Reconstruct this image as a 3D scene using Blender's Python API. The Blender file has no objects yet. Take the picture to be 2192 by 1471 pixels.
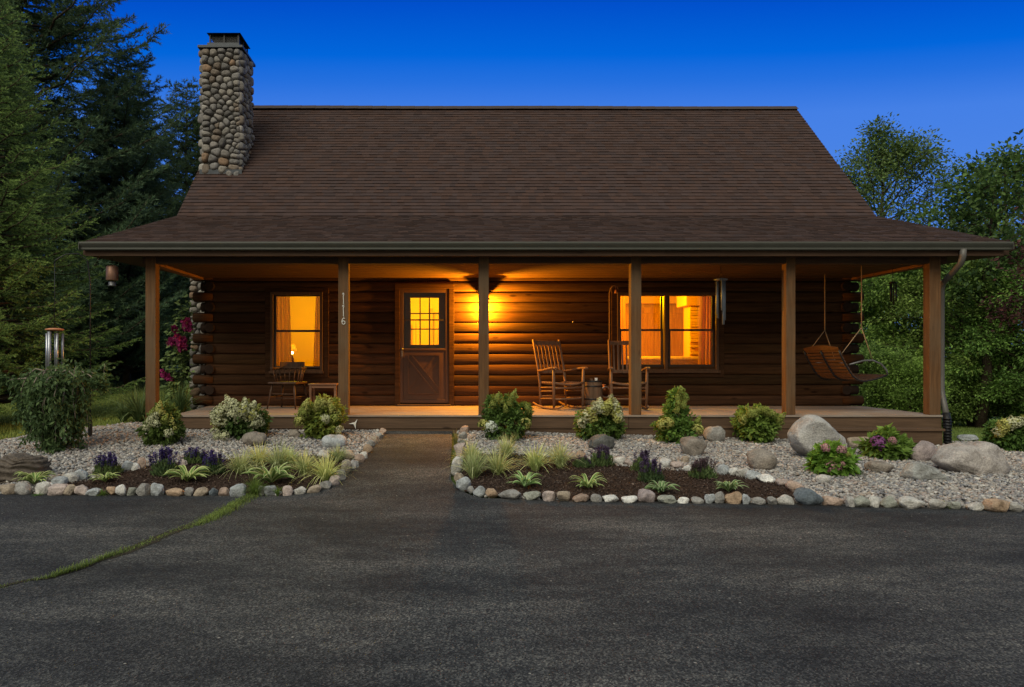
import bpy, math, random
import numpy as np
from mathutils import Vector, Matrix

random.seed(7)
RNG = np.random.default_rng(11)
scene = bpy.context.scene
COL = scene.collection
R = math.radians

# ------------------------------------------------------------------ camera model
F, CX, HY, CH = 1540.0, 960.0, 770.0, 1.35


def P(px, py, z):
    """the point of the photo's pixel at depth z (metres in front of the camera)"""
    return Vector(((px - CX) * z / F, z, CH - (py - HY) * z / F))


def hh(x):
    return np.interp(x, [-40, -9, -6.9, -5, -3.5, 0, 3, 7, 9, 14, 40],
                     [.10, .12, .18, .33, .325, .315, .24, .13, .10, .0, -.1])


def edge_y(x):
    return np.interp(x, [-40, -4.5, -1.9, .3, 5.1, 8, 40], [7.17, 7.17, 7.12, 6.95, 6.44, 6.2, 6.2])


def ground(x, y):
    x = np.asarray(x, float)
    y = np.asarray(y, float)
    e = edge_y(x)
    t = np.clip((y - e) / (10.3 - e), 0, 1)
    t = t * (1.25 - .25 * t)
    s = np.interp(x, [-6, -4, 6, 9], [.036, .036, -.047, -.047])
    return hh(x) * t + s * np.clip(y - 10.3, 0, 30)


def G(px, py):
    """where the ray through a pixel meets the ground"""
    z = 2.5
    while z < 60:
        x = (px - CX) * z / F
        if CH - (py - HY) * z / F <= float(ground(x, z)):
            break
        z += .02
    return Vector(((px - CX) * z / F, z, float(ground((px - CX) * z / F, z))))


# ------------------------------------------------------------------ objects and tags
def tag(o, label=None, cat=None, group=None, kind=None):
    if label: o['label'] = label
    if cat: o['category'] = cat
    if group: o['group'] = group
    if kind: o['kind'] = kind
    return o


def thing(name, loc=(0, 0, 0), label=None, cat=None, group=None, rz=0.0):
    o = bpy.data.objects.new(name, None)
    o.empty_display_size = .2
    COL.objects.link(o)
    o.location = loc
    o.rotation_euler = (0, 0, rz)
    return tag(o, label, cat, group)


def link(name, me, mat=None, parent=None, world=False, color=None):
    o = bpy.data.objects.new(name, me)
    COL.objects.link(o)
    if mat and not me.materials:
        me.materials.append(mat)
    if parent:
        o.parent = parent
        if world:                       # mesh is in world coordinates: undo the parents' offsets
            q = parent
            off = Vector((0, 0, 0))
            while q:
                off += Vector(q.location)
                q = q.parent
            o.location = -off
    if color:
        o.color = (*color, 1)
    return o


def copy_tree(o, parent=None):
    c = o.copy()
    COL.objects.link(c)
    if parent: c.parent = parent
    for ch in list(o.children):
        copy_tree(ch, c)
    return c


def npmesh(name, verts, faces, cols=None, smooth=False):
    """faces: (n,3) or (n,4) int array, or a list of such; cols per vertex"""
    me = bpy.data.meshes.new(name)
    fl = faces if isinstance(faces, list) else [faces]
    fl = [np.asarray(f, np.int32) for f in fl if len(f)]
    nv = len(verts)
    me.vertices.add(nv)
    me.vertices.foreach_set('co', np.asarray(verts, np.float32).ravel())
    idx = np.concatenate([f.ravel() for f in fl])
    tot = np.concatenate([np.full(len(f), f.shape[1], np.int32) for f in fl])
    st = np.concatenate([[0], np.cumsum(tot)[:-1]]).astype(np.int32)
    me.loops.add(len(idx))
    me.loops.foreach_set('vertex_index', idx.astype(np.int32))
    me.polygons.add(len(tot))
    me.polygons.foreach_set('loop_start', st)
    me.polygons.foreach_set('loop_total', tot)
    me.polygons.foreach_set('use_smooth', np.full(len(tot), smooth, bool))
    if cols is not None:
        a = me.attributes.new('Col', 'FLOAT_COLOR', 'POINT')
        c = np.ones((nv, 4), np.float32)
        c[:, :3] = cols
        a.data.foreach_set('color', c.ravel())
    me.update(calc_edges=True)
    return me


class MB:
    """collects shapes, builds ONE mesh object"""

    def __init__(self):
        self.v, self.f, self.s, self.c = [], [], [], []
        self.col = None

    def add(self, vs, fs, smooth=False):
        b = len(self.v)
        self.v += [tuple(p) for p in vs]
        self.f += [tuple(b + i for i in f) for f in fs]
        self.s += [smooth] * len(fs)
        self.c += [self.col or (1, 1, 1)] * len(vs)
        return self

    def box(self, x0, x1, y0, y1, z0, z1, m=None):
        vs = [(x, y, z) for z in (z0, z1) for y in (y0, y1) for x in (x0, x1)]
        if m is not None:
            vs = [tuple(m @ Vector(p)) for p in vs]
        return self.add(vs, [(0, 2, 3, 1), (4, 5, 7, 6), (0, 1, 5, 4), (2, 6, 7, 3), (0, 4, 6, 2), (1, 3, 7, 5)])

    def bar(self, a, b, w, h, up=(0, 0, 1)):
        """box beam from a to b, w wide, h along up"""
        a, b = Vector(a), Vector(b)
        d = (b - a).normalized()
        u = Vector(up)
        s = d.cross(u)
        if s.length < 1e-4:
            s = d.cross(Vector((1, 0, 0)))
        s.normalize()
        u = s.cross(d).normalized()
        vs = []
        for p in (a, b):
            for i, j in ((-1, -1), (1, -1), (1, 1), (-1, 1)):
                vs.append(p + s * (i * w / 2) + u * (j * h / 2))
        return self.add(vs, [(3, 2, 1, 0), (4, 5, 6, 7), (0, 1, 5, 4), (1, 2, 6, 5), (2, 3, 7, 6), (3, 0, 4, 7)])

    def tube(self, pts, r, n=8, cap=True, smooth=True):
        pts = [Vector(p) for p in pts]
        m = len(pts)
        rs = r if isinstance(r, (list, tuple)) else [r] * m
        vs, fs = [], []
        prev = None
        for i, p in enumerate(pts):
            d = (pts[min(i + 1, m - 1)] - pts[max(i - 1, 0)])
            d = d.normalized() if d.length > 1e-9 else Vector((0, 0, 1))
            if prev is None:
                s = d.orthogonal().normalized()
            else:
                s = (prev - d * prev.dot(d))
                s = s.normalized() if s.length > 1e-6 else d.orthogonal().normalized()
            prev = s
            t = d.cross(s)
            for k in range(n):
                a = 2 * math.pi * k / n
                vs.append(p + (s * math.cos(a) + t * math.sin(a)) * rs[i])
        for i in range(m - 1):
            for k in range(n):
                k2 = (k + 1) % n
                fs.append((i * n + k, i * n + k2, (i + 1) * n + k2, (i + 1) * n + k))
        self.add(vs, fs, smooth)
        if cap:
            b = len(self.v) - len(vs)
            self.f.append(tuple(b + k for k in reversed(range(n)))); self.s.append(False)
            self.f.append(tuple(b + (m - 1) * n + k for k in range(n))); self.s.append(False)
        return self

    def lathe(self, prof, o=(0, 0, 0), n=20, smooth=True):
        """prof: (r, z) list from the bottom up"""
        vs, fs = [], []
        for r, z in prof:
            for k in range(n):
                a = 2 * math.pi * k / n
                vs.append((o[0] + r * math.cos(a), o[1] + r * math.sin(a), o[2] + z))
        for i in range(len(prof) - 1):
            for k in range(n):
                k2 = (k + 1) % n
                fs.append((i * n + k, i * n + k2, (i + 1) * n + k2, (i + 1) * n + k))
        self.add(vs, fs, smooth)
        b = len(self.v) - len(vs)
        self.f.append(tuple(b + k for k in reversed(range(n)))); self.s.append(False)
        self.f.append(tuple(b + (len(prof) - 1) * n + k for k in range(n))); self.s.append(False)
        return self

    def ring(self, x0, x1, z0, z1, t, y0, y1, tb=None):
        """a rectangular frame in the xz plane, t thick, outside x0..x1, z0..z1"""
        tb = tb or t
        self.box(x0, x0 + t, y0, y1, z0, z1)
        self.box(x1 - t, x1, y0, y1, z0, z1)
        self.box(x0 + t, x1 - t, y0, y1, z1 - tb, z1)
        self.box(x0 + t, x1 - t, y0, y1, z0, z0 + tb)
        return self

    def mesh(self, name):
        me = bpy.data.meshes.new(name)
        me.from_pydata(self.v, [], self.f)
        me.polygons.foreach_set('use_smooth', self.s)
        a = me.attributes.new('Col', 'FLOAT_COLOR', 'POINT')
        c = np.ones((len(self.v), 4), np.float32)
        c[:, :3] = self.c
        a.data.foreach_set('color', c.ravel())
        me.update()
        return me

    def build(self, name, mat, parent=None, world=False, bevel=0, color=None):
        o = link(name, self.mesh(name), mat, parent, world, color)
        if bevel:
            m = o.modifiers.new('bevel', 'BEVEL')
            m.width = bevel
            m.segments = 2
            m.limit_method = 'ANGLE'
            m.angle_limit = R(40)
        return o


# ------------------------------------------------------------------ materials
def mat_new(name, rough=.8, spec=.3):
    m = bpy.data.materials.new(name)
    m.use_nodes = True
    nt = m.node_tree
    b = nt.nodes['Principled BSDF']
    b.inputs['Roughness'].default_value = rough
    b.inputs['Specular IOR Level'].default_value = spec
    return m, nt, b


def N(nt, t, **kw):
    n = nt.nodes.new(t)
    for k, v in kw.items():
        if k in n.inputs:
            n.inputs[k].default_value = v
        else:
            setattr(n, k, v)
    return n


def ramp(nt, fac, stops):
    r = nt.nodes.new('ShaderNodeValToRGB')
    e = r.color_ramp.elements
    while len(e) < len(stops):
        e.new(.5)
    for i, (p, c) in enumerate(stops):
        e[i].position = p
        e[i].color = (*c, 1) if len(c) == 3 else c
    nt.links.new(fac, r.inputs[0])
    return r.outputs[0]


def mixc(nt, mode, fac, a, b):
    n = nt.nodes.new('ShaderNodeMix')
    n.data_type = 'RGBA'
    n.blend_type = mode
    for s, v in ((0, fac), (6, a), (7, b)):
        if isinstance(v, (int, float)):
            n.inputs[s].default_value = v
        elif isinstance(v, tuple):
            n.inputs[s].default_value = (*v, 1)
        else:
            nt.links.new(v, n.inputs[s])
    return n.outputs[2]


def math_(nt, op, a, b=None):
    n = nt.nodes.new('ShaderNodeMath')
    n.operation = op
    for i, v in enumerate((a, b)):
        if v is None: continue
        if isinstance(v, (int, float)):
            n.inputs[i].default_value = v
        else:
            nt.links.new(v, n.inputs[i])
    return n.outputs[0]


def coords(nt, scale=(1, 1, 1), rand=False):
    tc = nt.nodes.new('ShaderNodeTexCoord')
    mp = nt.nodes.new('ShaderNodeMapping')
    mp.inputs['Scale'].default_value = scale
    nt.links.new(tc.outputs['Object'], mp.inputs[0])
    if rand:
        oi = nt.nodes.new('ShaderNodeObjectInfo')
        v = nt.nodes.new('ShaderNodeVectorMath')
        v.operation = 'MULTIPLY_ADD'
        nt.links.new(oi.outputs['Random'], v.inputs[0])
        v.inputs[1].default_value = (37, 53, 71)
        nt.links.new(mp.outputs[0], v.inputs[2])
        return v.outputs[0]
    return mp.outputs[0]


def noise(nt, vec, scale, detail=4, rough=.6, out='Fac'):
    n = nt.nodes.new('ShaderNodeTexNoise')
    n.inputs['Scale'].default_value = scale
    n.inputs['Detail'].default_value = detail
    n.inputs['Roughness'].default_value = rough
    nt.links.new(vec, n.inputs['Vector'])
    return n.outputs[out]


def bump(nt, b, h, strength=.4, dist=.01):
    n = nt.nodes.new('ShaderNodeBump')
    n.inputs['Strength'].default_value = strength
    n.inputs['Distance'].default_value = dist
    nt.links.new(h, n.inputs['Height'])
    nt.links.new(n.outputs[0], b.inputs['Normal'])


def wood(name, dark, light, axis=0, rough=.75, knots=True, bumpy=.35, weather=None, spec=.25, tone=False):
    """stained timber with its grain along an axis"""
    m, nt, b = mat_new(name, rough, spec)
    sc = [7, 7, 7]
    sc[axis] = .45
    v = coords(nt, tuple(sc), True)
    n1 = noise(nt, v, 3.0, 6, .65)
    c = ramp(nt, n1, [(.3, dark), (.7, light)])
    sc2 = [38, 38, 38]
    sc2[axis] = 1.2
    n2 = noise(nt, coords(nt, tuple(sc2), True), 2.2, 3, .6)
    c = mixc(nt, 'MULTIPLY', .6, c, ramp(nt, n2, [(.3, (.55, .52, .5)), (.7, (1.25, 1.2, 1.15))]))
    if knots:
        sk = [5.5, 5.5, 5.5]
        sk[axis] = 1.9
        vo = nt.nodes.new('ShaderNodeTexVoronoi')
        vo.inputs['Scale'].default_value = 1.0
        nt.links.new(coords(nt, tuple(sk), True), vo.inputs['Vector'])
        k = ramp(nt, vo.outputs['Distance'], [(.07, (.25, .21, .19)), (.15, (1, 1, 1))])
        c = mixc(nt, 'MULTIPLY', .8, c, k)
    if weather:
        n3 = noise(nt, coords(nt, (1.3, 1.3, 1.3), True), 1.4, 4)
        c = mixc(nt, 'MIX', ramp(nt, n3, [(.42, (0, 0, 0)), (.7, (.6, .6, .6))]), c, weather)
    if tone:
        at = nt.nodes.new('ShaderNodeAttribute')
        at.attribute_name = 'Col'
        c = mixc(nt, 'MULTIPLY', 1.0, c, at.outputs['Color'])
    nt.links.new(c, b.inputs['Base Color'])
    bump(nt, b, n2, bumpy, .006)
    return m


def colmat(name, rough=.7, spec=.2, var=.25, scale=30, trans=0.0, bumpy=0.0, gain=1.0, each=False):
    """colour from the mesh's own Col attribute (each leaf, pebble, stone its own), with a little noise"""
    m, nt, b = mat_new(name, rough, spec)
    a = nt.nodes.new('ShaderNodeAttribute')
    a.attribute_name = 'Col'
    n = noise(nt, coords(nt), scale, 3)
    c = mixc(nt, 'MULTIPLY', 1.0, a.outputs['Color'], ramp(nt, n, [(.25, ((1 - var) * gain,) * 3), (.75, ((1 + var) * gain,) * 3)]))
    if each:
        oi = nt.nodes.new('ShaderNodeObjectInfo')
        c = mixc(nt, 'MULTIPLY', 1.0, c, ramp(nt, oi.outputs['Random'], [(0, (.72, .78, .8)), (.35, (1.0, 1.0, .95)), (.7, (1.22, 1.12, .85)), (1, (.9, 1.08, 1.0))]))
    nt.links.new(c, b.inputs['Base Color'])
    if bumpy:
        bump(nt, b, n, bumpy, .01)
    if trans:
        t = nt.nodes.new('ShaderNodeBsdfTranslucent')
        nt.links.new(c, t.inputs[0])
        mx = nt.nodes.new('ShaderNodeMixShader')
        mx.inputs[0].default_value = trans
        nt.links.new(b.outputs[0], mx.inputs[1])
        nt.links.new(t.outputs[0], mx.inputs[2])
        nt.links.new(mx.outputs[0], nt.nodes['Material Output'].inputs[0])
    return m


def plain(name, c, rough=.6, metal=0.0, spec=.4, var=.15, scale=12):
    m, nt, b = mat_new(name, rough, spec)
    b.inputs['Metallic'].default_value = metal
    n = noise(nt, coords(nt, (1, 1, 1), True), scale, 4)
    nt.links.new(mixc(nt, 'MULTIPLY', 1.0, c, ramp(nt, n, [(.3, (1 - var,) * 3), (.7, (1 + var,) * 3)])), b.inputs['Base Color'])
    return m


def emit(name, c, strength):
    m = bpy.data.materials.new(name)
    m.use_nodes = True
    b = m.node_tree.nodes['Principled BSDF']
    b.inputs['Base Color'].default_value = (*c, 1)
    b.inputs['Emission Color'].default_value = (*c, 1)
    b.inputs['Emission Strength'].default_value = strength
    return m


def cloth(name, c):
    m, nt, b = mat_new(name, .95, .1)
    b.inputs['Base Color'].default_value = (*c, 1)
    t = nt.nodes.new('ShaderNodeBsdfTranslucent')
    t.inputs[0].default_value = (*c, 1)
    mx = nt.nodes.new('ShaderNodeMixShader')
    mx.inputs[0].default_value = .8
    nt.links.new(b.outputs[0], mx.inputs[1])
    nt.links.new(t.outputs[0], mx.inputs[2])
    nt.links.new(mx.outputs[0], nt.nodes['Material Output'].inputs[0])
    return m


def glass_mat():
    m = bpy.data.materials.new('window_glass')
    m.use_nodes = True
    nt = m.node_tree
    nt.nodes.remove(nt.nodes['Principled BSDF'])
    t = nt.nodes.new('ShaderNodeBsdfTransparent')
    t.inputs[0].default_value = (.96, .96, .95, 1)
    g = nt.nodes.new('ShaderNodeBsdfGlossy')
    g.inputs['Roughness'].default_value = .03
    f = nt.nodes.new('ShaderNodeFresnel')
    f.inputs[0].default_value = 1.22
    mx = nt.nodes.new('ShaderNodeMixShader')
    nt.links.new(f.outputs[0], mx.inputs[0])
    nt.links.new(t.outputs[0], mx.inputs[1])
    nt.links.new(g.outputs[0], mx.inputs[2])
    nt.links.new(mx.outputs[0], nt.nodes['Material Output'].inputs[0])
    return m


def stone_mat():
    m, nt, b = mat_new('field_stone', .85, .25)
    oi = nt.nodes.new('ShaderNodeObjectInfo')
    v = coords(nt, (1, 1, 1), True)
    n1 = noise(nt, v, 7, 6, .65)
    n2 = noise(nt, v, 60, 4, .7)
    c = mixc(nt, 'MULTIPLY', 1.0, oi.outputs['Color'], ramp(nt, n1, [(.28, (.5, .48, .45)), (.5, (1, 1, 1)), (.72, (1.35, 1.33, 1.3))]))
    c = mixc(nt, 'MULTIPLY', .9, c, ramp(nt, n2, [(.3, (.6, .6, .6)), (.5, (1, 1, 1)), (.72, (1.4, 1.4, 1.4))]))
    nt.links.new(c, b.inputs['Base Color'])
    h = math_(nt, 'ADD', n1, math_(nt, 'MULTIPLY', n2, .35))
    bump(nt, b, h, .9, .045)
    return m


M = {}
M['log'] = wood('dark_log_stain', (.032, .0165, .0095), (.074, .037, .0185), 0, .8, True, .7, None, .06, True)
M['log_end'] = wood('shaded_log_end', (.016, .008, .005), (.03, .015, .009), 1, .85, False)  # corner shade put into the colour, darker than the wall logs
M['ceiling'] = wood('porch_ceiling_boards', (.068, .036, .016), (.125, .068, .031), 0, .75, False, .3, None, .1)
M['deck'] = wood('deck_boards', (.18, .14, .115), (.30, .235, .19), 0, .7, False, .4, (.27, .25, .235))
M['fascia'] = wood('deck_fascia', (.07, .042, .026), (.12, .075, .047), 0, .8, True, .4)
M['beam'] = wood('header_beam', (.04, .022, .014), (.075, .043, .026), 0, .8, True, .3)
M['post'] = wood('porch_post_timber', (.080, .038, .015), (.155, .080, .034), 2, .78, True, .6, (.11, .078, .048))
M['beam_y'] = wood('side_beam', (.10, .045, .02), (.18, .085, .04), 1, .8, True, .3)
M['trim'] = wood('window_trim', (.06, .032, .016), (.10, .055, .03), 2, .6, False, .25)
M['door'] = plain('brown_door_paint', (.062, .030, .019), .5, 0, .3, .08)
M['sash'] = plain('dark_sash', (.03, .016, .01), .5)
M['glass'] = glass_mat()
M['chair_wood'] = wood('rocking_chair_wood', (.12, .066, .04), (.2, .115, .07), 2, .6, False, .25)
M['dark_chair'] = wood('dark_chair_wood', (.05, .026, .016), (.10, .052, .03), 2, .5, False, .2)
M['table_wood'] = wood('table_wood', (.17, .09, .055), (.26, .145, .09), 0, .6, False, .2)
M['barrel'] = wood('barrel_staves', (.09, .055, .035), (.16, .10, .065), 2, .8, False, .4)
M['black_metal'] = plain('black_metal', (.018, .018, .02), .45, .4)
M['gray_metal'] = plain('gray_metal', (.14, .14, .15), .45, .5)
M['steel_blue'] = plain('blue_steel_tube', (.15, .18, .23), .45, .3)
M['chime_tube'] = plain('aluminium_tube', (.30, .31, .34), .35, .7)
M['gutter'] = plain('gutter_paint', (.060, .062, .054), .45, 0, .5, .08, 5)
M['downspout'] = plain('downspout_paint', (.085, .078, .072), .5, 0, .5, .1, 5)
M['cap_metal'] = plain('chimney_cap_metal', (.035, .041, .052), .5, .3, .5, .2, 8)
M['swing_wood'] = wood('swing_slats', (.060, .030, .016), (.11, .055, .03), 0, .75, False, .2)
M['rope'] = plain('rope', (.30, .21, .13), .9)
M['terracotta'] = plain('copper_orange', (.42, .17, .08), .5)
M['white_metal'] = plain('white_paint', (.75, .74, .70), .5)
M['stone'] = stone_mat()
M['shingle'] = colmat('roof_shingles', .95, .1, .2, 55, 0, .4)
M['leaf'] = colmat('leaves', .6, .25, .2, 9, .38, 0, 2.15, True)
M['needle'] = colmat('needles', .6, .2, .2, 3, .35, 0, 2.7)
M['petal'] = colmat('petals', .7, .15, .12, 40, .25, 0, 1.0)
M['pebble'] = colmat('pebbles', .9, .2, .25, 90, 0, 0, .73)
M['mulch_chip'] = colmat('bark_chips', .95, .1, .3, 60)
M['cobble'] = colmat('chimney_cobbles', .9, .2, .3, 28, 0, .5, .6)
M['mortar'] = plain('mortar', (.085, .08, .075), .95, 0, .1)
M['bark'] = plain('bark', (.075, .055, .042), .95, 0, .1, .4, 20)
M['pale_bark'] = plain('pale_bark', (.20, .17, .14), .9, 0, .1, .3, 20)
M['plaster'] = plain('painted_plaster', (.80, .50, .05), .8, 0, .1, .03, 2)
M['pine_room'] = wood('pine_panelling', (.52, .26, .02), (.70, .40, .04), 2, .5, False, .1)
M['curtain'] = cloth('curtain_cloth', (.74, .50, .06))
M['fabric'] = plain('bed_fabric', (.55, .40, .20), .95, 0, .1, .2, 25)
SKY_STOPS = [(0, (.09, .18, .48)), (.19, (.055, .16, .50)), (.32, (.038, .14, .505)), (.36, (.012, .105, .47)), (.39, (.0, .086, .455)), (.45, (.0, .047, .375)), (.58, (.05, .11, .30)), (.75, (.26, .31, .34)), (1.0, (.36, .41, .42))]
GLOW_STOPS = [(0, (.36, .32, .22)), (.5, (.28, .27, .22)), (1, (.20, .22, .20))]
SKY_STRENGTH = 1.0
SUN_ENERGY = 1.7
EXPOSURE = .6
PORCH_W = 400
ROOM_W = (50, 130, 190)
LAMP_COL = (1, .48, .0)
# ------------------------------------------------------------------ camera
cam = bpy.data.cameras.new('camera')
cam.sensor_width = 36
cam.lens = 36 * F / 2192
cam.shift_x = (1096 - CX) / 2192
cam.shift_y = (HY - 735.5) / 2192
cam.clip_end = 6000
camo = bpy.data.objects.new('camera', cam)
COL.objects.link(camo)
camo.location = (0, 0, CH)
camo.rotation_euler = (R(90), 0, 0)
scene.camera = camo

# ------------------------------------------------------------------ dusk sky and the last light from behind the camera
SUN_EL, SUN_AZ = 44.0, 205.0        # degrees; azimuth 180 = straight behind the camera
w = bpy.data.worlds.new('World')
scene.world = w
w.use_nodes = True
nt = w.node_tree
bg = nt.nodes['Background']
sky = nt.nodes.new('ShaderNodeTexSky')
sky.sky_type = 'NISHITA'
sky.sun_disc = False
sky.sun_elevation = R(SUN_EL)
sky.sun_rotation = R(SUN_AZ)
sky.altitude = 300
tc = nt.nodes.new('ShaderNodeTexCoord')
sep = nt.nodes.new('ShaderNodeSeparateXYZ')
nt.links.new(tc.outputs['Generated'], sep.inputs[0])
# dusk gradient by elevation: a lighter band above the trees, deep blue higher up, soft grey overhead
side = math_(nt, 'ADD', 1.0, math_(nt, 'MULTIPLY', math_(nt, 'MULTIPLY', sep.outputs['X'], sep.outputs['X']), .5))
elev = ramp(nt, math_(nt, 'MULTIPLY', sep.outputs['Z'], side), SKY_STOPS)
# towards the sunset (behind the camera) the sky is a dull warm glow
glow = ramp(nt, math_(nt, 'MULTIPLY', sep.outputs['Y'], -1.0), [(.0, (0, 0, 0)), (.55, (1, 1, 1))])
sepb = ramp(nt, sep.outputs['Z'], GLOW_STOPS)
grad = mixc(nt, 'MIX', glow, elev, sepb)
tint = mixc(nt, 'MULTIPLY', 1.0, sky.outputs[0], (.0002, .0008, .003))
out = mixc(nt, 'ADD', 1.0, grad, tint)
nt.links.new(out, bg.inputs[0])
bg.inputs[1].default_value = SKY_STRENGTH

sun = bpy.data.lights.new('low_sun', 'SUN')
sun.energy = SUN_ENERGY
sun.angle = R(45)
sun.color = (1, .95, .76)
so = bpy.data.objects.new('low_sun', sun)
COL.objects.link(so)
d = Vector((math.sin(R(SUN_AZ)) * math.cos(R(SUN_EL)), math.cos(R(SUN_AZ)) * math.cos(R(SUN_EL)), math.sin(R(SUN_EL))))
so.rotation_euler = (-d).to_track_quat('-Z', 'Y').to_euler()
so.location = d * 50

vs = scene.view_settings
vs.view_transform = 'Standard'
vs.look = 'None'
vs.exposure = EXPOSURE
vs.gamma = 1
vs.use_curve_mapping = False
scene.render.engine = 'CYCLES'
scene.cycles.use_denoising = True
scene.cycles.max_bounces = 6
scene.cycles.diffuse_bounces = 3
scene.cycles.transparent_max_bounces = 12
scene.cycles.sample_clamp_indirect = 4

# ------------------------------------------------------------------ the ground sheet
m, nt, b = mat_new('lawn_soil', .95, .1)
v = coords(nt)
n1 = noise(nt, v, .7, 5)
n2 = noise(nt, v, 22, 4)
c = ramp(nt, n1, [(.3, (.05, .072, .02)), (.7, (.085, .115, .034))])
c = mixc(nt, 'MULTIPLY', .8, c, ramp(nt, n2, [(.3, (.5, .5, .45)), (.7, (1.4, 1.4, 1.3))]))
nt.links.new(c, b.inputs['Base Color'])
bump(nt, b, n2, .8, .04)
M['lawn'] = m
xs = np.concatenate([[-2500, -900, -300, -120, -60, -35, -22], np.arange(-15, 19.01, .25), [24, 35, 60, 120, 300, 900, 2500]])
ys = np.concatenate([[-2500, -700, -200, -60, -20], np.arange(-4, 5, 1.0), np.arange(5.4, 12.4, .12), np.arange(12.6, 41, .8), [60, 120, 300, 900, 2800]])
X, Y = np.meshgrid(xs, ys)
Z = ground(X, Y) - .03
idx = np.arange(X.size).reshape(X.shape)
q = np.stack([idx[:-1, :-1], idx[:-1, 1:], idx[1:, 1:], idx[1:, :-1]], -1).reshape(-1, 4)
me = npmesh('ground', np.stack([X, Y, Z], -1).reshape(-1, 3), q, None, True)
o = link('ground', me, M['lawn'])
tag(o, kind='structure')

# ------------------------------------------------------------------ asphalt: driveway and the walk to the porch, one sheet
CURB_L = [(560, 1062), (640, 1060), (690, 1047), (725, 1025), (762, 995), (800, 955), (825, 926)]
CURB_R = [(968, 926), (967, 960), (963, 1000), (966, 1030), (985, 1052), (1020, 1066), (1080, 1072)]
cl = [G(*p) for p in CURB_L]
cr = [G(*p) for p in CURB_R]
m, nt, b = mat_new('asphalt', .88, .3)
v = coords(nt)
big = noise(nt, coords(nt, (.45, 1.1, 1)), .9, 5, .6)
mid = noise(nt, coords(nt, (1.2, 2.6, 1)), 2.3, 6, .7)
c = ramp(nt, big, [(.34, (.0145, .0155, .0185)), (.5, (.0355, .037, .0395)), (.66, (.069, .069, .069))])
c = mixc(nt, 'MULTIPLY', .9, c, ramp(nt, mid, [(.3, (.5, .51, .55)), (.5, (1, 1, 1)), (.7, (1.55, 1.48, 1.38))]))
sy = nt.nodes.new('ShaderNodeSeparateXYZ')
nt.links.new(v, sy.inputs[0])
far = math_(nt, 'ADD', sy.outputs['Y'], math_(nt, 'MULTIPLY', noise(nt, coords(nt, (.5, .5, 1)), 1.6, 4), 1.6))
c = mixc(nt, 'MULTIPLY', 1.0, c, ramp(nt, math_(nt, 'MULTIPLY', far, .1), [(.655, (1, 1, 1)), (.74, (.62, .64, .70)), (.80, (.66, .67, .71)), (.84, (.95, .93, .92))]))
vo = nt.nodes.new('ShaderNodeTexVoronoi')
vo.inputs['Scale'].default_value = 115
nt.links.new(v, vo.inputs['Vector'])
bw = nt.nodes.new('ShaderNodeRGBToBW')
nt.links.new(vo.outputs['Color'], bw.inputs[0])
c = mixc(nt, 'MULTIPLY', 1.0, c, ramp(nt, bw.outputs[0], [(.2, (.35, .35, .37)), (.5, (.85, .85, .85)), (.70, (1.55, 1.5, 1.42)), (.84, (2.7, 2.55, 2.3))]))
grit = noise(nt, v, 42, 5, .8)
c = mixc(nt, 'MULTIPLY', .22, c, ramp(nt, grit, [(.36, (.6, .6, .62)), (.5, (1, 1, 1)), (.64, (1.7, 1.65, 1.55))]))
fine = noise(nt, v, 300, 3, .7)
c = mixc(nt, 'MULTIPLY', .8, c, ramp(nt, fine, [(.3, (.5, .5, .5)), (.7, (1.6, 1.6, 1.6))]))
vw = nt.nodes.new('ShaderNodeTexVoronoi')
vw.inputs['Scale'].default_value = 10
vw.inputs['Randomness'].default_value = 1
nt.links.new(v, vw.inputs['Vector'])
spk = ramp(nt, vw.outputs['Distance'], [(.055, (.9, .9, .9)), (.075, (0, 0, 0))])
keep = nt.nodes.new('ShaderNodeRGBToBW')
nt.links.new(vw.outputs['Color'], keep.inputs[0])
spk = mixc(nt, 'MULTIPLY', 1.0, spk, ramp(nt, keep.outputs[0], [(.56, (0, 0, 0)), (.60, (1, 1, 1))]))
c = mixc(nt, 'MIX', spk, c, (.30, .28, .25))
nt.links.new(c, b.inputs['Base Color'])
hgt = math_(nt, 'ADD', math_(nt, 'MULTIPLY', vo.outputs['Distance'], 1.0), math_(nt, 'MULTIPLY', fine, .6))
bump(nt, b, hgt, .9, .006)
M['asphalt'] = m
xs = np.unique(np.concatenate([np.arange(-40, -8, 2.0), np.arange(-8, 9, .12), np.arange(9, 41, 2.0)]))
T = np.concatenate([[0, .4, .7], np.linspace(.78, 1, 12)])
vv, rows = [], len(T)
for x in xs:
    yt = float(edge_y(x)) + .03
    yy = -18.0 + (yt + 18.0) * T
    zz = ground(np.full_like(yy, x), yy) + .004
    vv += [(x, a, c_) for a, c_ in zip(yy, zz)]
idx = np.arange(len(vv)).reshape(len(xs), rows)
q = np.stack([idx[:-1, :-1], idx[1:, :-1], idx[1:, 1:], idx[:-1, 1:]], -1).reshape(-1, 4)
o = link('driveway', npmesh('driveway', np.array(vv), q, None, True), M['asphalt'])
tag(o, kind='structure')
vv = []
yl, yr = [p.y for p in cl], sorted([(p.y, p.x) for p in cr])
ys_ = np.arange(6.9, 10.375, .04)
for y in ys_:
    x0, x1 = np.interp(y, yl, [p.x for p in cl]), np.interp(y, [q_[0] for q_ in yr], [q_[1] for q_ in yr])
    xx = x0 + (x1 - x0) * np.linspace(0, 1, 14)
    zz = ground(xx, np.full_like(xx, y)) + .0065
    vv += [(a, y, c_) for a, c_ in zip(xx, zz)]
idx = np.arange(len(vv)).reshape(len(ys_), 14)
q = np.stack([idx[:-1, :-1], idx[:-1, 1:], idx[1:, 1:], idx[1:, :-1]], -1).reshape(-1, 4)
o = link('walkway', npmesh('walkway', np.array(vv), q, None, True), M['asphalt'])
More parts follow.
